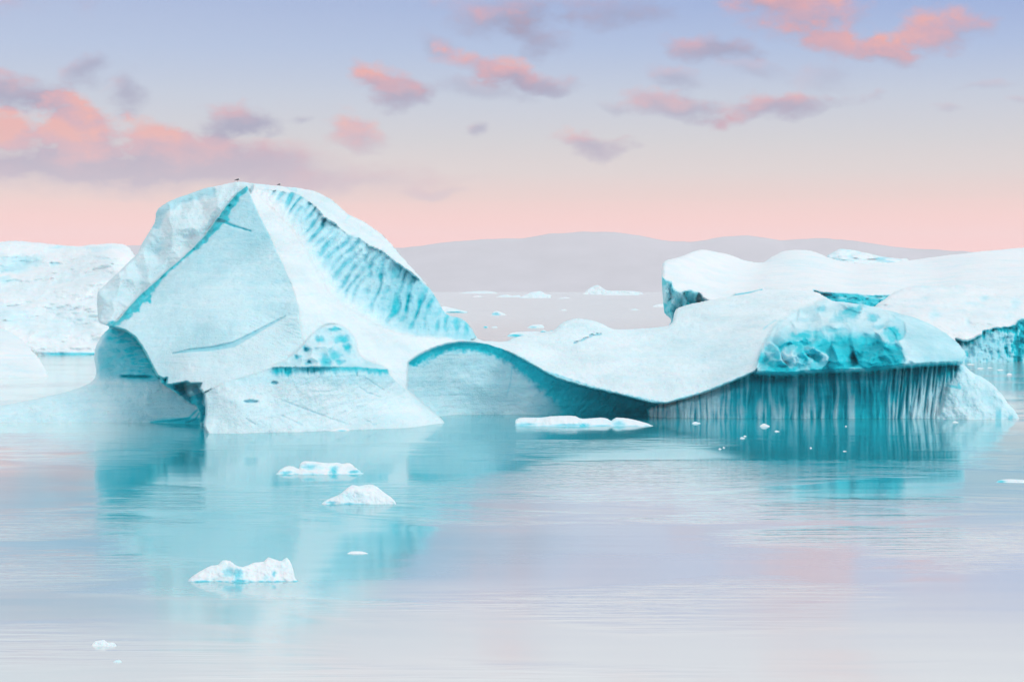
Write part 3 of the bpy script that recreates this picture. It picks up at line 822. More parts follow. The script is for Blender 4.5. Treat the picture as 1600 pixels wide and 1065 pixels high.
# ---------------------------------------------------------------- the great iceberg: peak on the left, cave, hump and fluted wall on the right
OUT = [(-130, 672), (-130, 655), (-60, 645), (0, 634), (60, 622), (110, 610), (140, 598), (150, 584), (147, 560), (150, 541), (159, 523), (171, 511),
       (157, 505), (153, 496), (152, 460), (160, 449), (185, 425), (214, 396), (220, 383), (232, 364), (242, 346), (247, 326), (270, 312), (300, 301), (325, 293), (345, 289), (372, 284), (400, 287),
       (430, 290), (470, 294), (500, 302), (522, 315), (545, 335), (570, 347), (600, 369), (622, 394), (640, 414), (664, 441), (681, 464), (697, 490), (720, 497), (735, 510), (747, 529), (765, 533),
       (790, 533), (806, 527), (840, 520), (864, 516), (880, 503), (905, 497), (935, 503), (960, 514), (1000, 513), (1037, 510), (1050, 503), (1056, 483), (1075, 476), (1101, 470), (1140, 463), (1170, 458), (1197, 452),
       (1240, 453), (1275, 456), (1287, 462), (1302, 470), (1330, 473), (1360, 478), (1400, 488), (1440, 500), (1470, 515), (1490, 530), (1501, 541), (1509, 553), (1505, 566), (1516, 579), (1540, 592), (1560, 609), (1575, 629), (1590, 647), (1596, 660), (1597, 670),
       (1480, 668), (1040, 666), (800, 662), (700, 668), (640, 682), (480, 688), (330, 692), (318, 676), (200, 674)]
P_slope = [(384, 296, 266), (410, 350, 258), (440, 410, 249.5), (467, 480, 241), (466, 560, 237.5), (560, 480, 250), (560, 560, 243), (640, 560, 248), (645, 620, 246), (700, 533, 255.6), (716, 529, 258), (733, 530, 260), (745, 531, 261),
           (640, 520, 253), (520, 430, 255), (470, 375, 257), (430, 330, 263), (600, 600, 241)]
regs = [
    Reg('snow_slope', None, P_slope, 2, f_slope, 'smooth bright snow slope running down from the peak'),
    Reg('fluted_face', [(386, 280), (430, 280), (500, 290), (545, 320), (600, 350), (650, 400), (700, 470), (745, 500), (752, 533), (700, 528), (640, 523), (600, 511), (560, 491), (520, 463), (500, 430), (470, 378), (450, 350), (430, 330), (404, 306)],
        [(384, 292, 268), (470, 297, 269), (570, 348, 264), (640, 415, 262.5), (697, 490, 262), (735, 510, 262), (748, 531, 261.5), (430, 330, 263), (470, 378, 257.5), (500, 430, 254.5), (520, 463, 252.5), (560, 491, 251.5), (600, 511, 252.5), (640, 523, 253.5), (700, 528, 256), (725, 530, 259.3), (560, 420, 260), (640, 480, 259)], 4, f_crest,
        'turquoise scalloped and ribbed ice wall below the crest', rough=3),
    Reg('snow_crest', [(392, 275), (470, 280), (530, 300), (600, 355), (650, 400), (672, 448), (655, 436), (640, 424), (622, 412), (600, 394), (578, 384), (560, 370), (545, 366), (525, 350), (507, 340), (492, 322), (465, 303), (430, 297), (400, 293)],
        [(400, 288, 272), (470, 295, 274), (545, 335, 272), (622, 395, 268), (662, 440, 265), (430, 297, 268), (490, 320, 265), (545, 366, 262), (600, 394, 261), (655, 436, 261)], 2, f_cap, 'rough white snow rim along the crest', rough=3),
    Reg('rear_ridge', [(140, 515), (140, 440), (205, 380), (235, 310), (300, 285), (372, 270), (392, 280), (392, 300), (345, 355), (306, 400), (264, 440), (200, 500), (176, 515)],
        [(372, 287, 275), (300, 302, 277), (248, 325, 278), (243, 345, 276), (215, 395, 272), (160, 455, 266), (153, 498, 262), (172, 508, 260), (306, 384, 270), (339, 343, 271), (372, 300, 273), (264, 421, 267), (223, 458, 264), (290, 340, 272), (190, 440, 267)], 2, f_rear,
        'rough pale ridge behind the tilted slab'),
    Reg('ice_pillar', [(176, 500), (160, 514), (140, 535), (138, 560), (140, 590), (60, 612), (0, 624), (-140, 640), (-140, 690), (326, 690), (326, 600), (290, 585), (262, 590), (240, 560), (228, 535), (210, 515)],
        [(-110, 661, 244.2), (0, 660.3, 245), (150, 660, 245.2), (240, 660, 245.2), (316, 663, 242), (172, 509, 256), (150, 545, 254), (150, 585, 251.5), (110, 610, 250), (60, 622, 249), (0, 634, 248), (-130, 655, 246), (240, 590, 250), (225, 550, 253.5), (300, 615, 247.5), (200, 625, 247)], 1.5, f_pillar,
        'low outlying foot of ice with a turquoise pillar'),
    Reg('ice_notch', [(250, 580), (262, 590), (290, 588), (330, 590), (330, 640), (322, 676), (313, 668), (312, 645), (307, 634), (296, 629), (284, 622), (275, 613), (262, 604), (252, 597)],
        [(262, 602, 244), (316, 598, 242), (300, 625, 242.5), (318, 664, 239), (318, 630, 240.5), (285, 600, 245)], 1.2, f_notch, 'dark teal notch under the slab', curve=1),
    Reg('cave_wall', [(638, 566), (645, 561), (652, 556), (666, 549), (685, 541), (700, 537), (720, 534), (745, 535.5), (765, 533), (800, 540), (850, 570), (930, 596), (1000, 612), (1050, 622), (1060, 640), (1060, 680), (630, 680), (636, 620)],
        [(700, 648.5, 259.6), (850, 648, 260.3), (1000, 649, 259), (1035, 650.5, 257), (700, 540, 257.5), (650, 565, 251.5), (648, 620, 253), (760, 545, 262), (800, 560, 261), (850, 590, 259.5), (930, 615, 259.5), (1000, 632, 258.5), (750, 600, 261.3), (850, 620, 260.3), (660, 660, 252)], 1.5, f_cave,
        'smooth turquoise wall of the shallow cave', curve=1),
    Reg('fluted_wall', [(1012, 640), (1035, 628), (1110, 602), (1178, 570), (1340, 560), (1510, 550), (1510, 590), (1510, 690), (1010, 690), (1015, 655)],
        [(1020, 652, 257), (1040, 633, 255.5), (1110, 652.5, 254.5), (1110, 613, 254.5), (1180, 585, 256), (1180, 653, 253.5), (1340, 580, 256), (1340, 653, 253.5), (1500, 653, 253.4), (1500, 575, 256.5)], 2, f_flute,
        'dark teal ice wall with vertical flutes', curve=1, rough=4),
    Reg('snow_hump', [(736, 531), (752, 522), (790, 515), (840, 505), (905, 480), (1000, 490), (1045, 470), (1100, 450), (1197, 435), (1300, 440), (1340, 460), (1330, 490), (1270, 525), (1215, 556), (1186, 572), (1179, 581), (1150, 594), (1110, 610), (1075, 621), (1042, 630), (1020, 630), (1000, 625), (965, 616), (930, 608), (900, 600), (870, 591), (850, 581), (825, 566), (800, 552), (780, 543), (760, 537), (745, 534.5)],
        [(745, 531, 262.5), (790, 534, 268), (840, 520, 274), (905, 497, 280), (960, 515, 278), (1037, 510, 279), (1056, 482, 286), (1101, 470, 290), (1197, 452, 298), (1285, 462, 292), (715, 533, 259), (760, 537, 262), (800, 551, 259), (850, 581, 255), (930, 607, 251.5), (1000, 624, 248), (1040, 631, 248), (1110, 610, 250.5),
         (1178, 582, 250), (1195, 530, 261), (1215, 500, 271), (1250, 482, 281), (950, 560, 262), (1050, 570, 260), (1100, 520, 273)], 0.8, f_hump, 'smooth white snow saddle and hump', curve=1, rough=1.2),
    Reg('sculpted_dome', [(1179, 583), (1184, 560), (1195, 530), (1215, 500), (1250, 481), (1300, 462), (1330, 455), (1400, 470), (1470, 495), (1500, 520), (1525, 552), (1508, 567), (1480, 568), (1450, 570), (1400, 573), (1340, 579), (1280, 580), (1230, 585)],
        [(1178, 581, 249.8), (1183, 560, 252.5), (1195, 530, 261), (1230, 584, 247), (1340, 578, 246), (1450, 570, 248), (1507, 562, 254), (1250, 482, 281), (1300, 471, 283), (1360, 478, 274), (1440, 500, 269), (1500, 540, 259), (1215, 530, 256), (1300, 530, 254), (1400, 530, 253.5), (1460, 540, 255), (1300, 500, 266), (1215, 500, 271)], 4, f_dome,
        'rounded dome scooped into white and deep teal hollows', curve=1, rough=2),
    Reg('ice_skirt', [(1470, 640), (1480, 605), (1492, 588), (1504, 567), (1530, 575), (1570, 600), (1600, 640), (1610, 680), (1462, 680)],
        [(1480, 654, 252.3), (1590, 654, 252.3), (1500, 600, 255), (1505, 568, 257.5), (1540, 600, 257), (1575, 632, 255), (1530, 640, 252.4), (1490, 630, 253)], 5, f_skirt, 'low lumpy white skirt of ice', rough=5),
    Reg('tilted_slab', [(386, 291), (371, 301), (355, 320), (339, 342), (322, 366), (306, 383), (285, 403), (264, 420), (243, 440), (223, 457), (202, 479), (186, 499), (171, 510), (184, 512), (196, 516), (210, 526), (221, 540), (230, 556), (240, 576), (246, 587), (255, 591), (261, 590), (260, 601), (272, 600), (292, 596), (298, 599), (315, 598), (312, 607), (318, 614), (345, 600), (400, 584), (427, 575), (460, 562), (474, 540), (468, 500), (467, 480), (456, 445), (440, 408), (420, 365), (400, 325)],
        [(384, 293, 266.5), (339, 343, 263), (306, 384, 259.5), (264, 421, 256), (223, 458, 252.5), (182, 504, 248), (172, 510, 247.5), (210, 525, 243.5), (245, 585, 237.5), (262, 600, 235.5), (316, 600, 233), (345, 598, 232), (427, 574, 234.5), (467, 480, 240.8), (455, 440, 246), (430, 385, 252.3), (400, 330, 260.5), (467, 540, 238.2), (330, 480, 243.5)], 0.8, f_slab,
        'great tilted pale slab with a turquoise edge and a blue stripe', curve=1, rough=1.0),
    Reg('ice_foot', [(319, 613), (345, 598), (400, 582), (427, 574), (440, 573), (520, 571), (560, 571), (606, 576), (609, 586), (625, 600), (642, 613), (665, 634), (690, 654), (700, 664), (700, 690), (640, 695), (480, 698), (326, 700), (330, 684), (324, 680), (319, 664), (322, 640)],
        [(425, 576, 233.7), (520, 572, 232.9), (606, 578, 239.5), (345, 599, 231.3), (330, 677, 226.6), (400, 676, 227.6), (480, 674, 229.7), (560, 671, 232.8), (640, 667.5, 236.6), (690, 661, 244), (450, 620, 231.5), (560, 620, 235), (640, 618, 243), (370, 630, 229), (322, 640, 230)], 1.3, f_foot,
        'broad cracked foot of pale ice at the waterline', curve=1, rough=1.0),
    Reg('ice_cone', [(425, 573), (445, 562), (465, 546), (480, 530), (495, 515), (515, 506), (535, 509), (549, 520), (557, 535), (560, 550), (570, 561), (606, 576), (560, 573), (520, 573)],
        [(515, 507, 244), (480, 530, 238.6), (450, 558, 235.6), (430, 572, 233.9), (520, 572, 232.8), (555, 545, 241), (603, 576, 240), (520, 540, 237)], 1.5, f_cone, 'small pyramid of ice with blue scalloped hollows'),
]
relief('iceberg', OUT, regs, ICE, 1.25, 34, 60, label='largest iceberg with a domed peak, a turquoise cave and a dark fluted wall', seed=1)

# ---------------------------------------------------------------- the bergs behind
def f_left(X, Y, wx, D, wz, s):
    n = fbm(wx / 14, wz / 6, D / 20, 4); f = fbm(wx / 3, wz / 2, 2.0, 4, 0.6); r = fbm(X / 34, (Y + 0.2 * X) / 8, 5.0, 3, 0.6)
    sp = 0
    for (sx, sy, rx, ry, v) in [(35, 408, 36, 9, .26), (20, 418, 34, 8, .24), (85, 412, 8, 3, .3), (8, 437, 22, 4, .3), (165, 407, 22, 4, .16), (150, 388, 30, 4, .1), (20, 495, 36, 16, .15), (60, 470, 50, 10, .08), (90, 385, 20, 3, .18), (130, 500, 60, 30, .08)]:
        sp = np.maximum(sp, v * sstep(1.5, 0.0, np.hypot((X - sx + 8 * perlin(X / 13, Y / 9, 7)) / rx, (Y - sy + 6 * perlin(X / 20, Y / 10, 2)) / ry)))
    return 7 * n + 1.2 * f + 1.6 * r + 8 * sp, 0.035 + 0.05 * n + sp * 0.8 + 0.03 * f + 0.5 * sstep(4, 1, np.abs(Y - 553)) * sstep(55, 85, X)
relief('iceberg', [(-140, 560), (-140, 372), (-60, 374), (0, 378), (18, 376), (60, 379), (100, 383), (125, 384), (150, 381), (190, 381), (203, 388), (213, 400), (240, 420), (262, 470), (262, 560), (200, 562), (60, 562)],
       [Reg('ice', None, [(-140, 555, 497), (0, 555, 497), (100, 554, 501), (200, 554, 501), (260, 554, 501), (-140, 380, 580), (0, 380, 585), (100, 385, 590), (190, 383, 575), (230, 420, 560), (0, 430, 560), (100, 440, 545), (0, 500, 515), (120, 500, 520), (180, 400, 560)], 2, f_left)],
       ICE_FAR, 1.5, 80, 60, label='broad snowy iceberg behind the peak at the left edge of the photo', seed=5, single=True, round_d=10, edge_noise=2.0, edge_scale=22)
def f_lowleft(X, Y, wx, D, wz, s):
    n = fbm(wx / 5, wz / 4, 3, 4); st = sstep(1.5, 0.5, np.abs(Y - 556 - 2 * perlin(X / 20, 0.2, 0.1))) + 0.7 * sstep(1.5, 0.5, np.abs(Y - 562 + 0.05 * X))
    return 1.2 * n, 0.05 + 0.04 * n + 0.08 * st
relief('iceberg', [(-130, 596), (-130, 520), (-60, 500), (-20, 506), (0, 512), (20, 521), (40, 536), (58, 556), (70, 575), (76, 587), (79, 596)],
       [Reg('ice', None, [(-130, 590, 370.5), (0, 590.5, 369), (74, 588, 376), (-60, 505, 420), (0, 513, 412), (40, 538, 400), (62, 562, 388), (0, 555, 385)], 2, f_lowleft)],
       ICE_FAR, 1.5, 30, 40, label='small smooth rounded iceberg at the left edge in front of the broad snowy one', seed=6, single=True)

def f_shelf(X, Y, wx, D, wz, s):
    n = fbm(wx / 30, wz / 12, D / 60, 4); f = fbm(wx / 6, D / 12, 2.0, 3, 0.6)
    dome = sstep(1, 0.3, np.hypot((X - 1262) / 62, (Y - 412) / 16))
    return 9 * n + 1.2 * f, 0.015 + 0.03 * n + 0.03 * f + 0.05 * dome
def f_broken(X, Y, wx, D, wz, s):
    f1, f2, cid = worley(X / 14 + 0.5 * perlin(X / 12, Y / 12, 1), Y / 30, 41)
    n = fbm(X / 9, Y / 16, 1, 4, 0.6)
    return 12 * f1 + 6 * n, 0.50 + 0.34 * (cid - 0.5) + 0.30 * n
relief('iceberg', [(1050, 540), (1049, 502), (1038, 489), (1036, 465), (1034, 440), (1036, 410), (1060, 402), (1090, 391), (1108, 391), (1140, 398), (1165, 407), (1190, 410), (1205, 402), (1225, 392), (1250, 390), (1275, 394), (1300, 404), (1330, 410), (1375, 411),
                   (1450, 403), (1530, 393), (1600, 387), (1760, 375), (1760, 560), (1300, 560)],
       [Reg('snow_top', None, [(1036, 412, 700), (1100, 391, 800), (1190, 410, 850), (1250, 391, 880), (1330, 410, 860), (1450, 403, 880), (1600, 388, 900), (1760, 378, 900), (1040, 470, 640), (1100, 465, 650), (1200, 455, 660), (1300, 458, 640), (1380, 468, 620), (1500, 460, 640), (1600, 450, 650), (1760, 450, 640), (1100, 540, 600), (1400, 540, 560), (1700, 550, 560), (1200, 430, 740), (1500, 425, 760)], 2, f_shelf,
            'smooth white snow top'),
        Reg('blue_end', [(1026, 425), (1036, 433), (1042, 437), (1050, 440), (1053, 452), (1066, 456), (1078, 453), (1092, 458), (1097, 466), (1106, 470), (1106, 560), (1020, 560)],
            [(1036, 440, 655), (1050, 445, 640), (1060, 470, 650), (1100, 468, 660), (1048, 500, 655), (1070, 540, 650)], 1.5, f_broken, 'broken blue ice end under the snow', curve=1, rough=3),
        Reg('blue_side', [(1270, 452), (1282, 457), (1300, 457), (1330, 458), (1360, 461), (1392, 461), (1392, 500), (1300, 500), (1280, 470)],
            [(1280, 458, 650), (1330, 462, 640), (1380, 464, 640), (1330, 500, 620)], 1.5, lambda X, Y, wx, D, wz, s: (6 * fbm(X / 14, Y / 6, 2, 4), 0.62 + 0.6 * fbm((X - Y) / 16, Y / 6, 7, 4)), 'low blue ice cliff under the snow', curve=1),
        Reg('blue_side', [(1136, 470), (1150, 459), (1170, 456), (1192, 451), (1190, 462), (1160, 480)],
            [(1150, 460, 650), (1190, 452, 655), (1160, 480, 640)], 1.0, lambda X, Y, wx, D, wz, s: (2 * fbm(X / 14, Y / 6, 2, 4), 0.5 + 0.3 * fbm(X / 16, Y / 6, 7, 4)), None, curve=1, rough=0.6)],
       ICE_FAR, 1.5, 120, 60, label='long smooth snow topped iceberg behind the hump, broken blue at its left end', seed=8, round_d=14, edge_noise=1.6, edge_scale=26)

def f_mid(X, Y, wx, D, wz, s):
    n = fbm(wx / 8, wz / 5, D / 12, 5, 0.55); f = fbm(wx / 2.2, wz / 1.6, 2.0, 4, 0.6)
    sp = 0
    for (sx, sy, rx, ry, v) in [(1441, 447, 16, 4, .16), (1538, 465, 7, 5, .3), (1460, 492, 9, 8, .26), (1495, 456, 16, 3, .18), (1520, 474, 18, 3, .18), (1587, 475, 7, 10, .3), (1576, 493, 8, 6, .2), (1513, 503, 4, 6, .22), (1395, 455, 10, 4, .14), (1445, 466, 5, 2, .2), (1425, 480, 14, 2, .14), (1495, 446, 12, 6, .12)]:
        sp = np.maximum(sp, v * sstep(1.7, 0.0, np.hypot((X - sx + 3 * perlin(X / 9, Y / 9, 1)) / rx, (Y - sy + 3 * perlin(X / 9, Y / 9, 2)) / ry)))
    return 3.6 * n + 0.9 * f + 3 * sp, 0.03 + 0.05 * n + 0.55 * sp + 0.02 * f
def f_dark(X, Y, wx, D, wz, s):
    n = fbm(X / 20, Y / 14, 1, 4, 0.6); v = fbm(X / 9, Y / 26, 6, 4, 0.6)
    m = sstep(-0.25, 0.35, v + 0.5 * n + 0.5 * sstep(1560, 1590, X) + 0.6 * sstep(12, 0, s) - 0.4)
    return 3.5 * n + 1.5 * v, 0.34 + 0.62 * m
relief('iceberg', [(1350, 575), (1352, 490), (1368, 478), (1385, 464), (1405, 453), (1425, 447), (1450, 445), (1480, 448), (1510, 444), (1550, 450), (1600, 452), (1700, 450), (1780, 460), (1780, 578), (1520, 574)],
       [Reg('snow_top', None, [(1360, 480, 500), (1405, 453, 520), (1450, 446, 525), (1550, 450, 530), (1700, 450, 530), (1350, 570, 432), (1450, 560, 434), (1505, 566, 449), (1450, 500, 470), (1550, 500, 470), (1700, 500, 470), (1510, 530, 452)], 2, f_mid, 'lumpy bright snow'),
        Reg('teal_cliff', [(1494, 530), (1505, 533), (1520, 530), (1535, 522), (1536, 517), (1552, 513), (1572, 511), (1586, 507), (1590, 500), (1620, 494), (1790, 500), (1790, 590), (1490, 590)],
            [(1500, 566, 449), (1600, 564.5, 455), (1780, 564, 457), (1510, 535, 458), (1540, 518, 462), (1600, 500, 466), (1780, 505, 468)], 1.5, f_dark, 'dark teal lower cliff facing the water', curve=1, rough=3)],
       ICE_FAR, 1.5, 60, 60, label='lumpy white iceberg at the right edge with a dark teal cliff above the water', seed=9, round_d=6, edge_noise=2.0, edge_scale=18)
relief('iceberg', [(1284, 412), (1290, 401), (1305, 392), (1318, 389), (1345, 393), (1375, 400), (1405, 404), (1422, 409), (1420, 470), (1284, 470)],
       [Reg('ice', None, [(1284, 460, 1800), (1420, 460, 1800), (1318, 390, 1900), (1405, 404, 1900), (1350, 430, 1850)], 2,
            lambda X, Y, wx, D, wz, s: (14 * fbm(X / 30, Y / 6, 1, 4), 0.06 + 0.24 * sstep(0.0, 0.4, fbm(X / 40, (Y - 0.1 * X) / 4, 5, 3))))],
       ICE_FAR, 1.5, 120, 30, label='low distant iceberg peeping over the long snow topped one', seed=12, single=True, round_d=10)

# ---------------------------------------------------------------- floes and bits, built each from its own outline
def floe(outline, wl, label, blues=(), name='ice_floe', cat='ice floe', group=None, thick=None, step=None, mat=None, b0=0.03, seed=0, amp=1.0, under=0.0):
    O = np.array(outline, float); x0, y0 = O.min(0); x1 = O[:, 0].max()
    Yw = water_Y(wl); m = Yw / F
    w = (x1 - x0) * m; hgt = (wl - y0) * m
    thick = thick or max(w * 0.45, 0.3)
    base = list(outline) + [(x1 - 1, wl + 3 + 0.1 * (wl - y0)), (x0 + 1, wl + 3 + 0.1 * (wl - y0))]
    stp = step or max(0.3, min(1.2, (x1 - x0) / 120.0))
    pts = [(x0, wl, Yw), (x1, wl, Yw), ((x0 + x1) / 2, wl, Yw - 0.02 * w), (x0, y0, Yw + thick * 0.55), (x1, y0, Yw + thick * 0.55), ((x0 + x1) / 2, y0, Yw + thick * 0.5), ((x0 + x1) / 2, (y0 + wl) / 2, Yw + thick * 0.14)]
    def fn(X, Y, wx, D, wz, s):
        L = max(w / 5, 0.15)
        n = fbm(wx / L, wz / (L * 0.6), 3.0 + seed, 4); f = fbm(wx / (L * .25), wz / (L * .2), 1.0 + seed, 3, 0.6)
        b = b0 + 0.04 * n
        dd = 0
        for (sx, sy, rx, ry, v) in blues:
            q = sstep(1.5, 0.2, 0.75 * fbm(X / rx * 1.1, Y / ry * 1.3, seed, 3) + np.hypot((X - sx + rx * 0.35 * perlin(X / rx / 1.2, Y / ry / 1.2, 3)) / rx, (Y - sy) / ry))
            b = np.maximum(b, v * q); dd = dd + q * v * w * 0.035
        b = np.maximum(b, under * sstep(3.2, 0.6, np.abs(Y - wl) + 2.0 * (0.5 - perlin(X / 11, 0.3, seed))))
        return amp * (0.07 * w * n + 0.016 * w * f) + dd, b
    return relief(name, base, [Reg('ice', None, pts, 1, fn)], mat or ICE_SMALL, stp, thick * 0.8, max((wl - y0) * 0.7, 3), edge_noise=0.35 if (wl - y0) > 8 else 0.15, edge_scale=5, round_r=2.5, round_d=thick * 0.12,
                  label=label, cat=cat, group=group, seed=20 + seed, single=True, out_curve=2)

floe([(290, 912), (296, 903), (312, 892), (330, 883), (340, 882), (348, 875), (360, 876), (368, 882), (380, 885), (398, 878), (412, 877), (419, 870), (432, 874), (440, 876), (448, 870), (456, 882), (461, 903)], 908,
     'largest near ice floe, jagged white with blue hollows and two small peaks', [(357, 893, 10, 9, .30), (372, 897, 8, 10, .42), (428, 896, 4, 5, .45), (327, 910, 18, 4, .35), (416, 902, 8, 8, .15), (375, 908, 12, 5, .5)], seed=1, under=0.5, b0=0.02, thick=3.0)
floe([(505, 784), (515, 778), (530, 772), (540, 764), (550, 757), (560, 759), (570, 757), (583, 757), (592, 762), (602, 770), (612, 777), (619, 786)], 787,
     'small cone shaped white ice floe with a blue foot on the water', [(548, 788, 22, 3, .42), (518, 785, 9, 2.5, .4), (545, 775, 12, 8, .12)], seed=2, b0=0.05, thick=3.2)
floe([(434, 738), (438, 733), (448, 728), (458, 728), (467, 732), (469, 724), (476, 720), (495, 721), (512, 723), (527, 722), (535, 724), (547, 723), (558, 732), (566, 738)], 740.5,
     'low white ice floe cut by a bright blue gap and blue top', [(484, 729, 13, 4.5, .40), (522, 736, 8, 8, .52), (448, 738, 11, 3, .45), (555, 737, 13, 3, .5), (500, 730, 8, 4, .12)], seed=3, under=0.3, thick=4.2)
floe([(805, 664), (806, 655), (818, 652), (845, 652), (860, 650), (885, 649), (900, 650), (910, 654), (938, 652), (950, 654), (955, 657), (963, 652), (985, 654), (1005, 659), (1018, 664)], 665.5,
     'longest low white ice floe lying before the turquoise cave', [(822, 663, 20, 3.5, .42), (890, 664, 26, 3.2, .42), (912, 664, 8, 4, .55), (966, 662, 11, 6, .40), (940, 665, 20, 2, .4)], seed=4, under=0.3, thick=7.0)
floe([(492, 672), (500, 668), (512, 666.5), (525, 665.5), (538, 669), (546, 672)], 672.8, 'thin white ice slab at the foot of the largest iceberg', [(505, 672, 8, 1, .3), (535, 672, 8, 1, .35)], seed=5, thick=2.5)
floe([(1557, 752), (1564, 749), (1580, 748), (1600, 749), (1625, 749), (1640, 753)], 753.5, 'thin white ice floe cut off by the right edge of the photo', [(1563, 752, 9, 2.5, .6)], seed=6, thick=2.5)
floe([(543, 864), (549, 861), (557, 860.5), (566, 861), (575, 864)], 864.8, 'thin pinkish white ice sliver right of the largest near floe', (), name='ice_chunk', cat='ice chunk', seed=7, thick=0.6)
floe([(143, 1007), (149, 1001), (158, 999.5), (163, 999), (168, 1003), (176, 1003), (181, 1006)], 1009, 'bright white ice chunk near the bottom left corner', (), name='ice_chunk', cat='ice chunk', seed=8, thick=0.7)
floe([(177, 1033), (182, 1030.5), (187, 1030), (190, 1033)], 1034, 'tiny grey white ice chunk nearest the bottom left corner', (), name='ice_chunk', cat='ice chunk', seed=9, thick=0.3, b0=0.1)
bits = [(1088, 661.5, 7, 3, 'small pinkish ice chunk between the long floe and the fluted wall'), (1195, 666, 8, 4.5, 'brightest ice chunk before the fluted wall'),
        (1214, 674, 4, 2, 'small ice chunk just right of the brightest one before the fluted wall'), (1493, 660, 5, 2.5, 'small ice chunk below the white skirt at the right'),
        (1160, 684.5, 4, 2.0, 'faint speck of ice left of the brightest chunk'), (1164, 681.5, 2.5, 1.6, None), (1125, 701.5, 2.5, 1.8, None), (1131, 699.5, 2, 1.8, None), (1267, 700, 1.8, 1.8, None), (1320, 705, 3, 1.3, None), (1322, 666, 1.6, 1.6, None)]
for i, (x, wl, hw, h, lb) in enumerate(bits):
    floe([(x - hw, wl - 0.3), (x - hw * 0.5, wl - h * 0.9), (x, wl - h), (x + hw * 0.5, wl - h * 0.55), (x + hw, wl - 0.3)], wl, lb or 'tiny speck of white ice floating on the dark reflection of the fluted wall', (), name='ice_chunk', cat='ice chunk',
         group=None if lb else 'specks of ice on the reflection', seed=30 + i, thick=max(hw * 0.06, 0.15), step=0.5 if hw > 3 else 0.35)
rbits = [(1517, 569.5, 6, 1.2, 'flat ice chunk against the teal cliff at the right'), (1532, 575.5, 5, 1.2, 'flat ice chunk below the teal cliff at the right, second from the cliff'), (1547, 574.7, 4, 1.0, 'small flat ice chunk right of the second below the teal cliff'),
         (1563, 578, 5, 1.2, 'flat ice chunk below the middle of the teal cliff at the right'), (1577, 585, 4, 2.2, 'nearest and thickest small ice chunk below the teal cliff at the right')]
for i, (x, wl, hw, h, lb) in enumerate(rbits):
    floe([(x - hw, wl - 0.3), (x - hw * 0.4, wl - h), (x + hw * 0.5, wl - h * 0.8), (x + hw, wl - 0.3)], wl, lb, (), name='ice_chunk', cat='ice chunk', seed=50 + i, thick=1.0, step=0.4)

# floes on the far water, seen over the saddle
far = [([(684, 484), (692, 478), (702, 480), (715, 483), (732, 487), (730, 488)], 488.5, 'flat white floe behind the fluted crest, dark beneath', [(712, 488, 14, 1.4, .9)], 14),
       ([(768, 491), (771, 487), (777, 485.5), (784, 488), (790, 491)], 492.5, 'little blue and white floe alone on the pink water', [(775, 490.5, 8, 3, .42)], 6),
       ([(755, 511), (759, 509), (763, 511)], 511.8, 'tiny dark edged floe, left of two on the pink water', [(759, 511, 4, 1.3, .7)], 3),
       ([(768, 511), (773, 509.5), (778, 511)], 511.8, 'tiny pinkish floe, right of two on the pink water', [], 3),
       ([(793, 524), (800, 519.5), (815, 518), (835, 517.5), (845, 519), (845, 524)], 525.5, 'flat floe with a green underside behind the saddle', [(806, 524, 12, 2.2, .65)], 9),
       ([(824, 511), (832, 507.5), (845, 506.5), (850, 510)], 512, 'pale greenish floe behind the snow hump', [(833, 511, 8, 1.6, .35)], 6),
       ([(844, 518), (850, 515), (856, 518), (862, 515.5), (865, 519)], 519.5, 'dark edged small floe touching the snow hump', [(850, 518.5, 6, 1.4, .8), (862, 518, 4, 2, .9)], 5),
       ([(876, 484.5), (881, 482.8), (886, 484.5)], 485, 'faint tiny floe on the pink water left of the hump top', [], 3),
       ([(872, 466), (882, 464), (890, 465.5)], 466.2, 'faint low floe far off between the two distant icebergs', [], 6),
       ([(985, 484), (992, 482.5), (999, 484)], 484.6, 'faint tiny floe on the pink water above the saddle', [], 4),
       ([(1020, 478), (1030, 475), (1042, 475), (1044, 479)], 479.5, 'small floe beside the broken blue ice end', [], 6),
       ([(738, 463.5), (746, 461.5), (754, 463.5)], 464, 'faint small floe below the long distant ice line', [], 8)]
for i, (o, wl, lb, bl, th) in enumerate(far):
    floe(o, wl, lb, bl, name='ice_floe', cat='ice floe', seed=60 + i, thick=th, step=0.5, mat=ICE_FAR, b0=0.05)
farb = [([(721, 457), (740, 455), (760, 454.5), (775, 456.5)], 458.5, 'long thin distant ice line left below the hills', 60),
        ([(776, 463), (786, 460.5), (793, 460), (800, 462), (812, 461)], 464.2, 'small low distant ice left of the jagged distant iceberg', 30),
        ([(812, 464), (822, 460), (830, 456.5), (838, 455), (846, 455), (852, 459), (862, 461), (860, 464)], 465.5, 'jagged distant iceberg left below the hills', 40),
        ([(912, 458), (918, 452), (925, 448), (932, 445), (938, 447), (945, 452), (952, 454), (975, 454), (1000, 456)], 459.8, 'pointed distant iceberg with a long tail right below the hills', 60),
        ([(945, 459), (965, 457.5), (985, 458.5), (998, 460)], 461.2, 'flat distant ice before the pointed iceberg', 40)]
for i, (o, wl, lb, th) in enumerate(farb):
    floe(o, wl, lb, (), name='iceberg', cat='iceberg', seed=80 + i, thick=th, step=0.5, mat=ICE_FAR, b0=0.09)

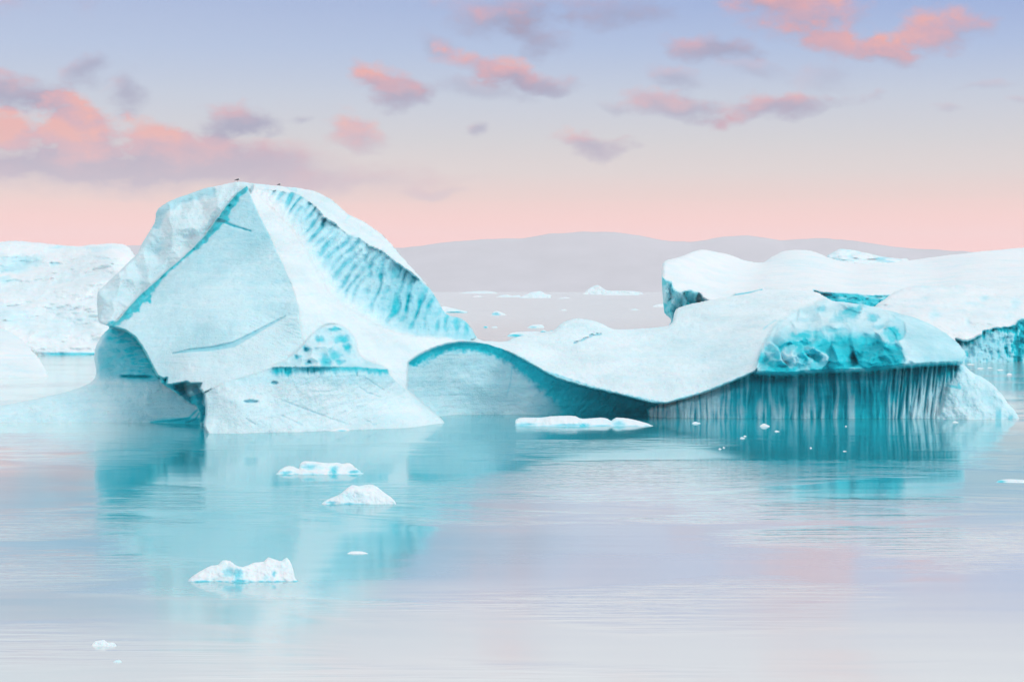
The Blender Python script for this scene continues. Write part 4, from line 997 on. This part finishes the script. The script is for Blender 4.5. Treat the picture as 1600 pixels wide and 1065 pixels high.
# ---------------------------------------------------------------- gulls on the peak
GULL_DARK = plain('dark_feathers', (0.035, 0.03, 0.04, 1), 0.7, 0.3, 30)
GULL_WHITE = plain('white_feathers', (0.75, 0.75, 0.77, 1), 0.7, 0.05, 30)
GULL_LEG = plain('gull_leg_skin', (0.55, 0.30, 0.25, 1), 0.6, 0.1, 30)
GULL_BILL = plain('gull_bill_horn', (0.75, 0.5, 0.08, 1), 0.4, 0.1, 30)
def loft(name, secs, mat, parent, n=14):
    bm = bmesh.new(); rings = []
    for (x, z, ry, rz, yo) in secs:
        rings.append([bm.verts.new((x, yo + ry * math.cos(2 * math.pi * k / n), z + rz * math.sin(2 * math.pi * k / n))) for k in range(n)])
    for a, b in zip(rings, rings[1:]):
        for k in range(n):
            bm.faces.new((a[k], a[(k + 1) % n], b[(k + 1) % n], b[k]))
    bm.faces.new(rings[0][::-1]); bm.faces.new(rings[-1])
    bmesh.ops.recalc_face_normals(bm, faces=bm.faces)
    me = bpy.data.meshes.new(name); bm.to_mesh(me); bm.free()
    for p in me.polygons: p.use_smooth = True
    me.materials.append(mat)
    o = bpy.data.objects.new(name, me); COL.objects.link(o); o.parent = parent
    return o
def gull(px, py, Y, rz, sc, label):
    r = empty('gull', world_pt(px, py, Y), label, 'gull', 'gulls standing on the peak')
    r.rotation_euler = (0, 0, rz); r.scale = (sc, sc, sc)
    body = loft('body', [(-0.31, 0.15, 0.02, 0.008, 0), (-0.24, 0.17, 0.045, 0.02, 0), (-0.15, 0.20, 0.075, 0.06, 0), (-0.03, 0.225, 0.095, 0.09, 0), (0.08, 0.25, 0.09, 0.09, 0), (0.16, 0.29, 0.06, 0.075, 0), (0.19, 0.345, 0.042, 0.05, 0), (0.215, 0.385, 0.043, 0.045, 0), (0.25, 0.39, 0.035, 0.035, 0), (0.275, 0.385, 0.012, 0.014, 0)], GULL_WHITE, r)
    loft('bill', [(0.268, 0.386, 0.012, 0.014, 0), (0.31, 0.382, 0.009, 0.012, 0), (0.335, 0.372, 0.003, 0.005, 0)], GULL_BILL, r, 8)
    for s in (-1, 1):
        loft('wing', [(0.13, 0.265, 0.012, 0.03, s * 0.075), (0.05, 0.26, 0.022, 0.075, s * 0.09), (-0.08, 0.235, 0.022, 0.075, s * 0.082), (-0.2, 0.205, 0.015, 0.04, s * 0.05), (-0.36, 0.165, 0.005, 0.012, s * 0.025)], GULL_DARK, r, 10)
        loft('eye', [(0.232, 0.398, 0.002, 0.002, s * 0.041), (0.238, 0.398, 0.006, 0.006, s * 0.041), (0.244, 0.398, 0.002, 0.002, s * 0.041)], GULL_DARK, r, 8)
        bm = bmesh.new()
        bmesh.ops.create_cone(bm, cap_ends=True, segments=8, radius1=0.009, radius2=0.012, depth=0.17)
        bmesh.ops.translate(bm, verts=bm.verts, vec=(0, s * 0.035, 0.075))
        v = [bm.verts.new(p) for p in ((-0.01, s * 0.035, 0.004), (0.07, s * 0.035 - 0.03, 0.0), (0.085, s * 0.035, 0.0), (0.07, s * 0.035 + 0.03, 0.0), (0.0, s * 0.035, 0.02))]
        for q in ((0, 1, 4), (1, 2, 4), (2, 3, 4), (3, 0, 4), (3, 2, 1, 0)): bm.faces.new([v[i] for i in q])
        me = bpy.data.meshes.new('leg'); bm.to_mesh(me); bm.free(); me.materials.append(GULL_LEG)
        o = bpy.data.objects.new('leg', me); COL.objects.link(o); o.parent = r
gull(371.5, 284.4, 277.0, math.radians(25), 1.45, 'larger dark winged gull at the very top of the peak')
gull(436.5, 291.2, 274.5, math.radians(35), 1.15, 'smaller dark winged gull a little lower on the right of the peak')

# ---------------------------------------------------------------- the air
def build_haze():
    bm = bmesh.new(); bmesh.ops.create_cube(bm, size=1.0)
    me = bpy.data.meshes.new('haze'); bm.to_mesh(me); bm.free()
    o = bpy.data.objects.new('haze', me); COL.objects.link(o)
    o.scale = (24000, 22600, 662); o.location = (0, 10500, 329)
    m = bpy.data.materials.new('haze_air'); m.use_nodes = True; m.node_tree.nodes.clear(); N = NT(m.node_tree)
    v = N.n('ShaderNodeVolumePrincipled'); v.inputs['Color'].default_value = (0.97, 0.95, 0.97, 1); v.inputs['Density'].default_value = 4.6e-5
    v.inputs['Anisotropy'].default_value = 0.0
    out = N.n('ShaderNodeOutputMaterial'); N.l(v.outputs[0], out.inputs['Volume'])
    me.materials.append(m)
    tag(o, kind='stuff')
build_haze()
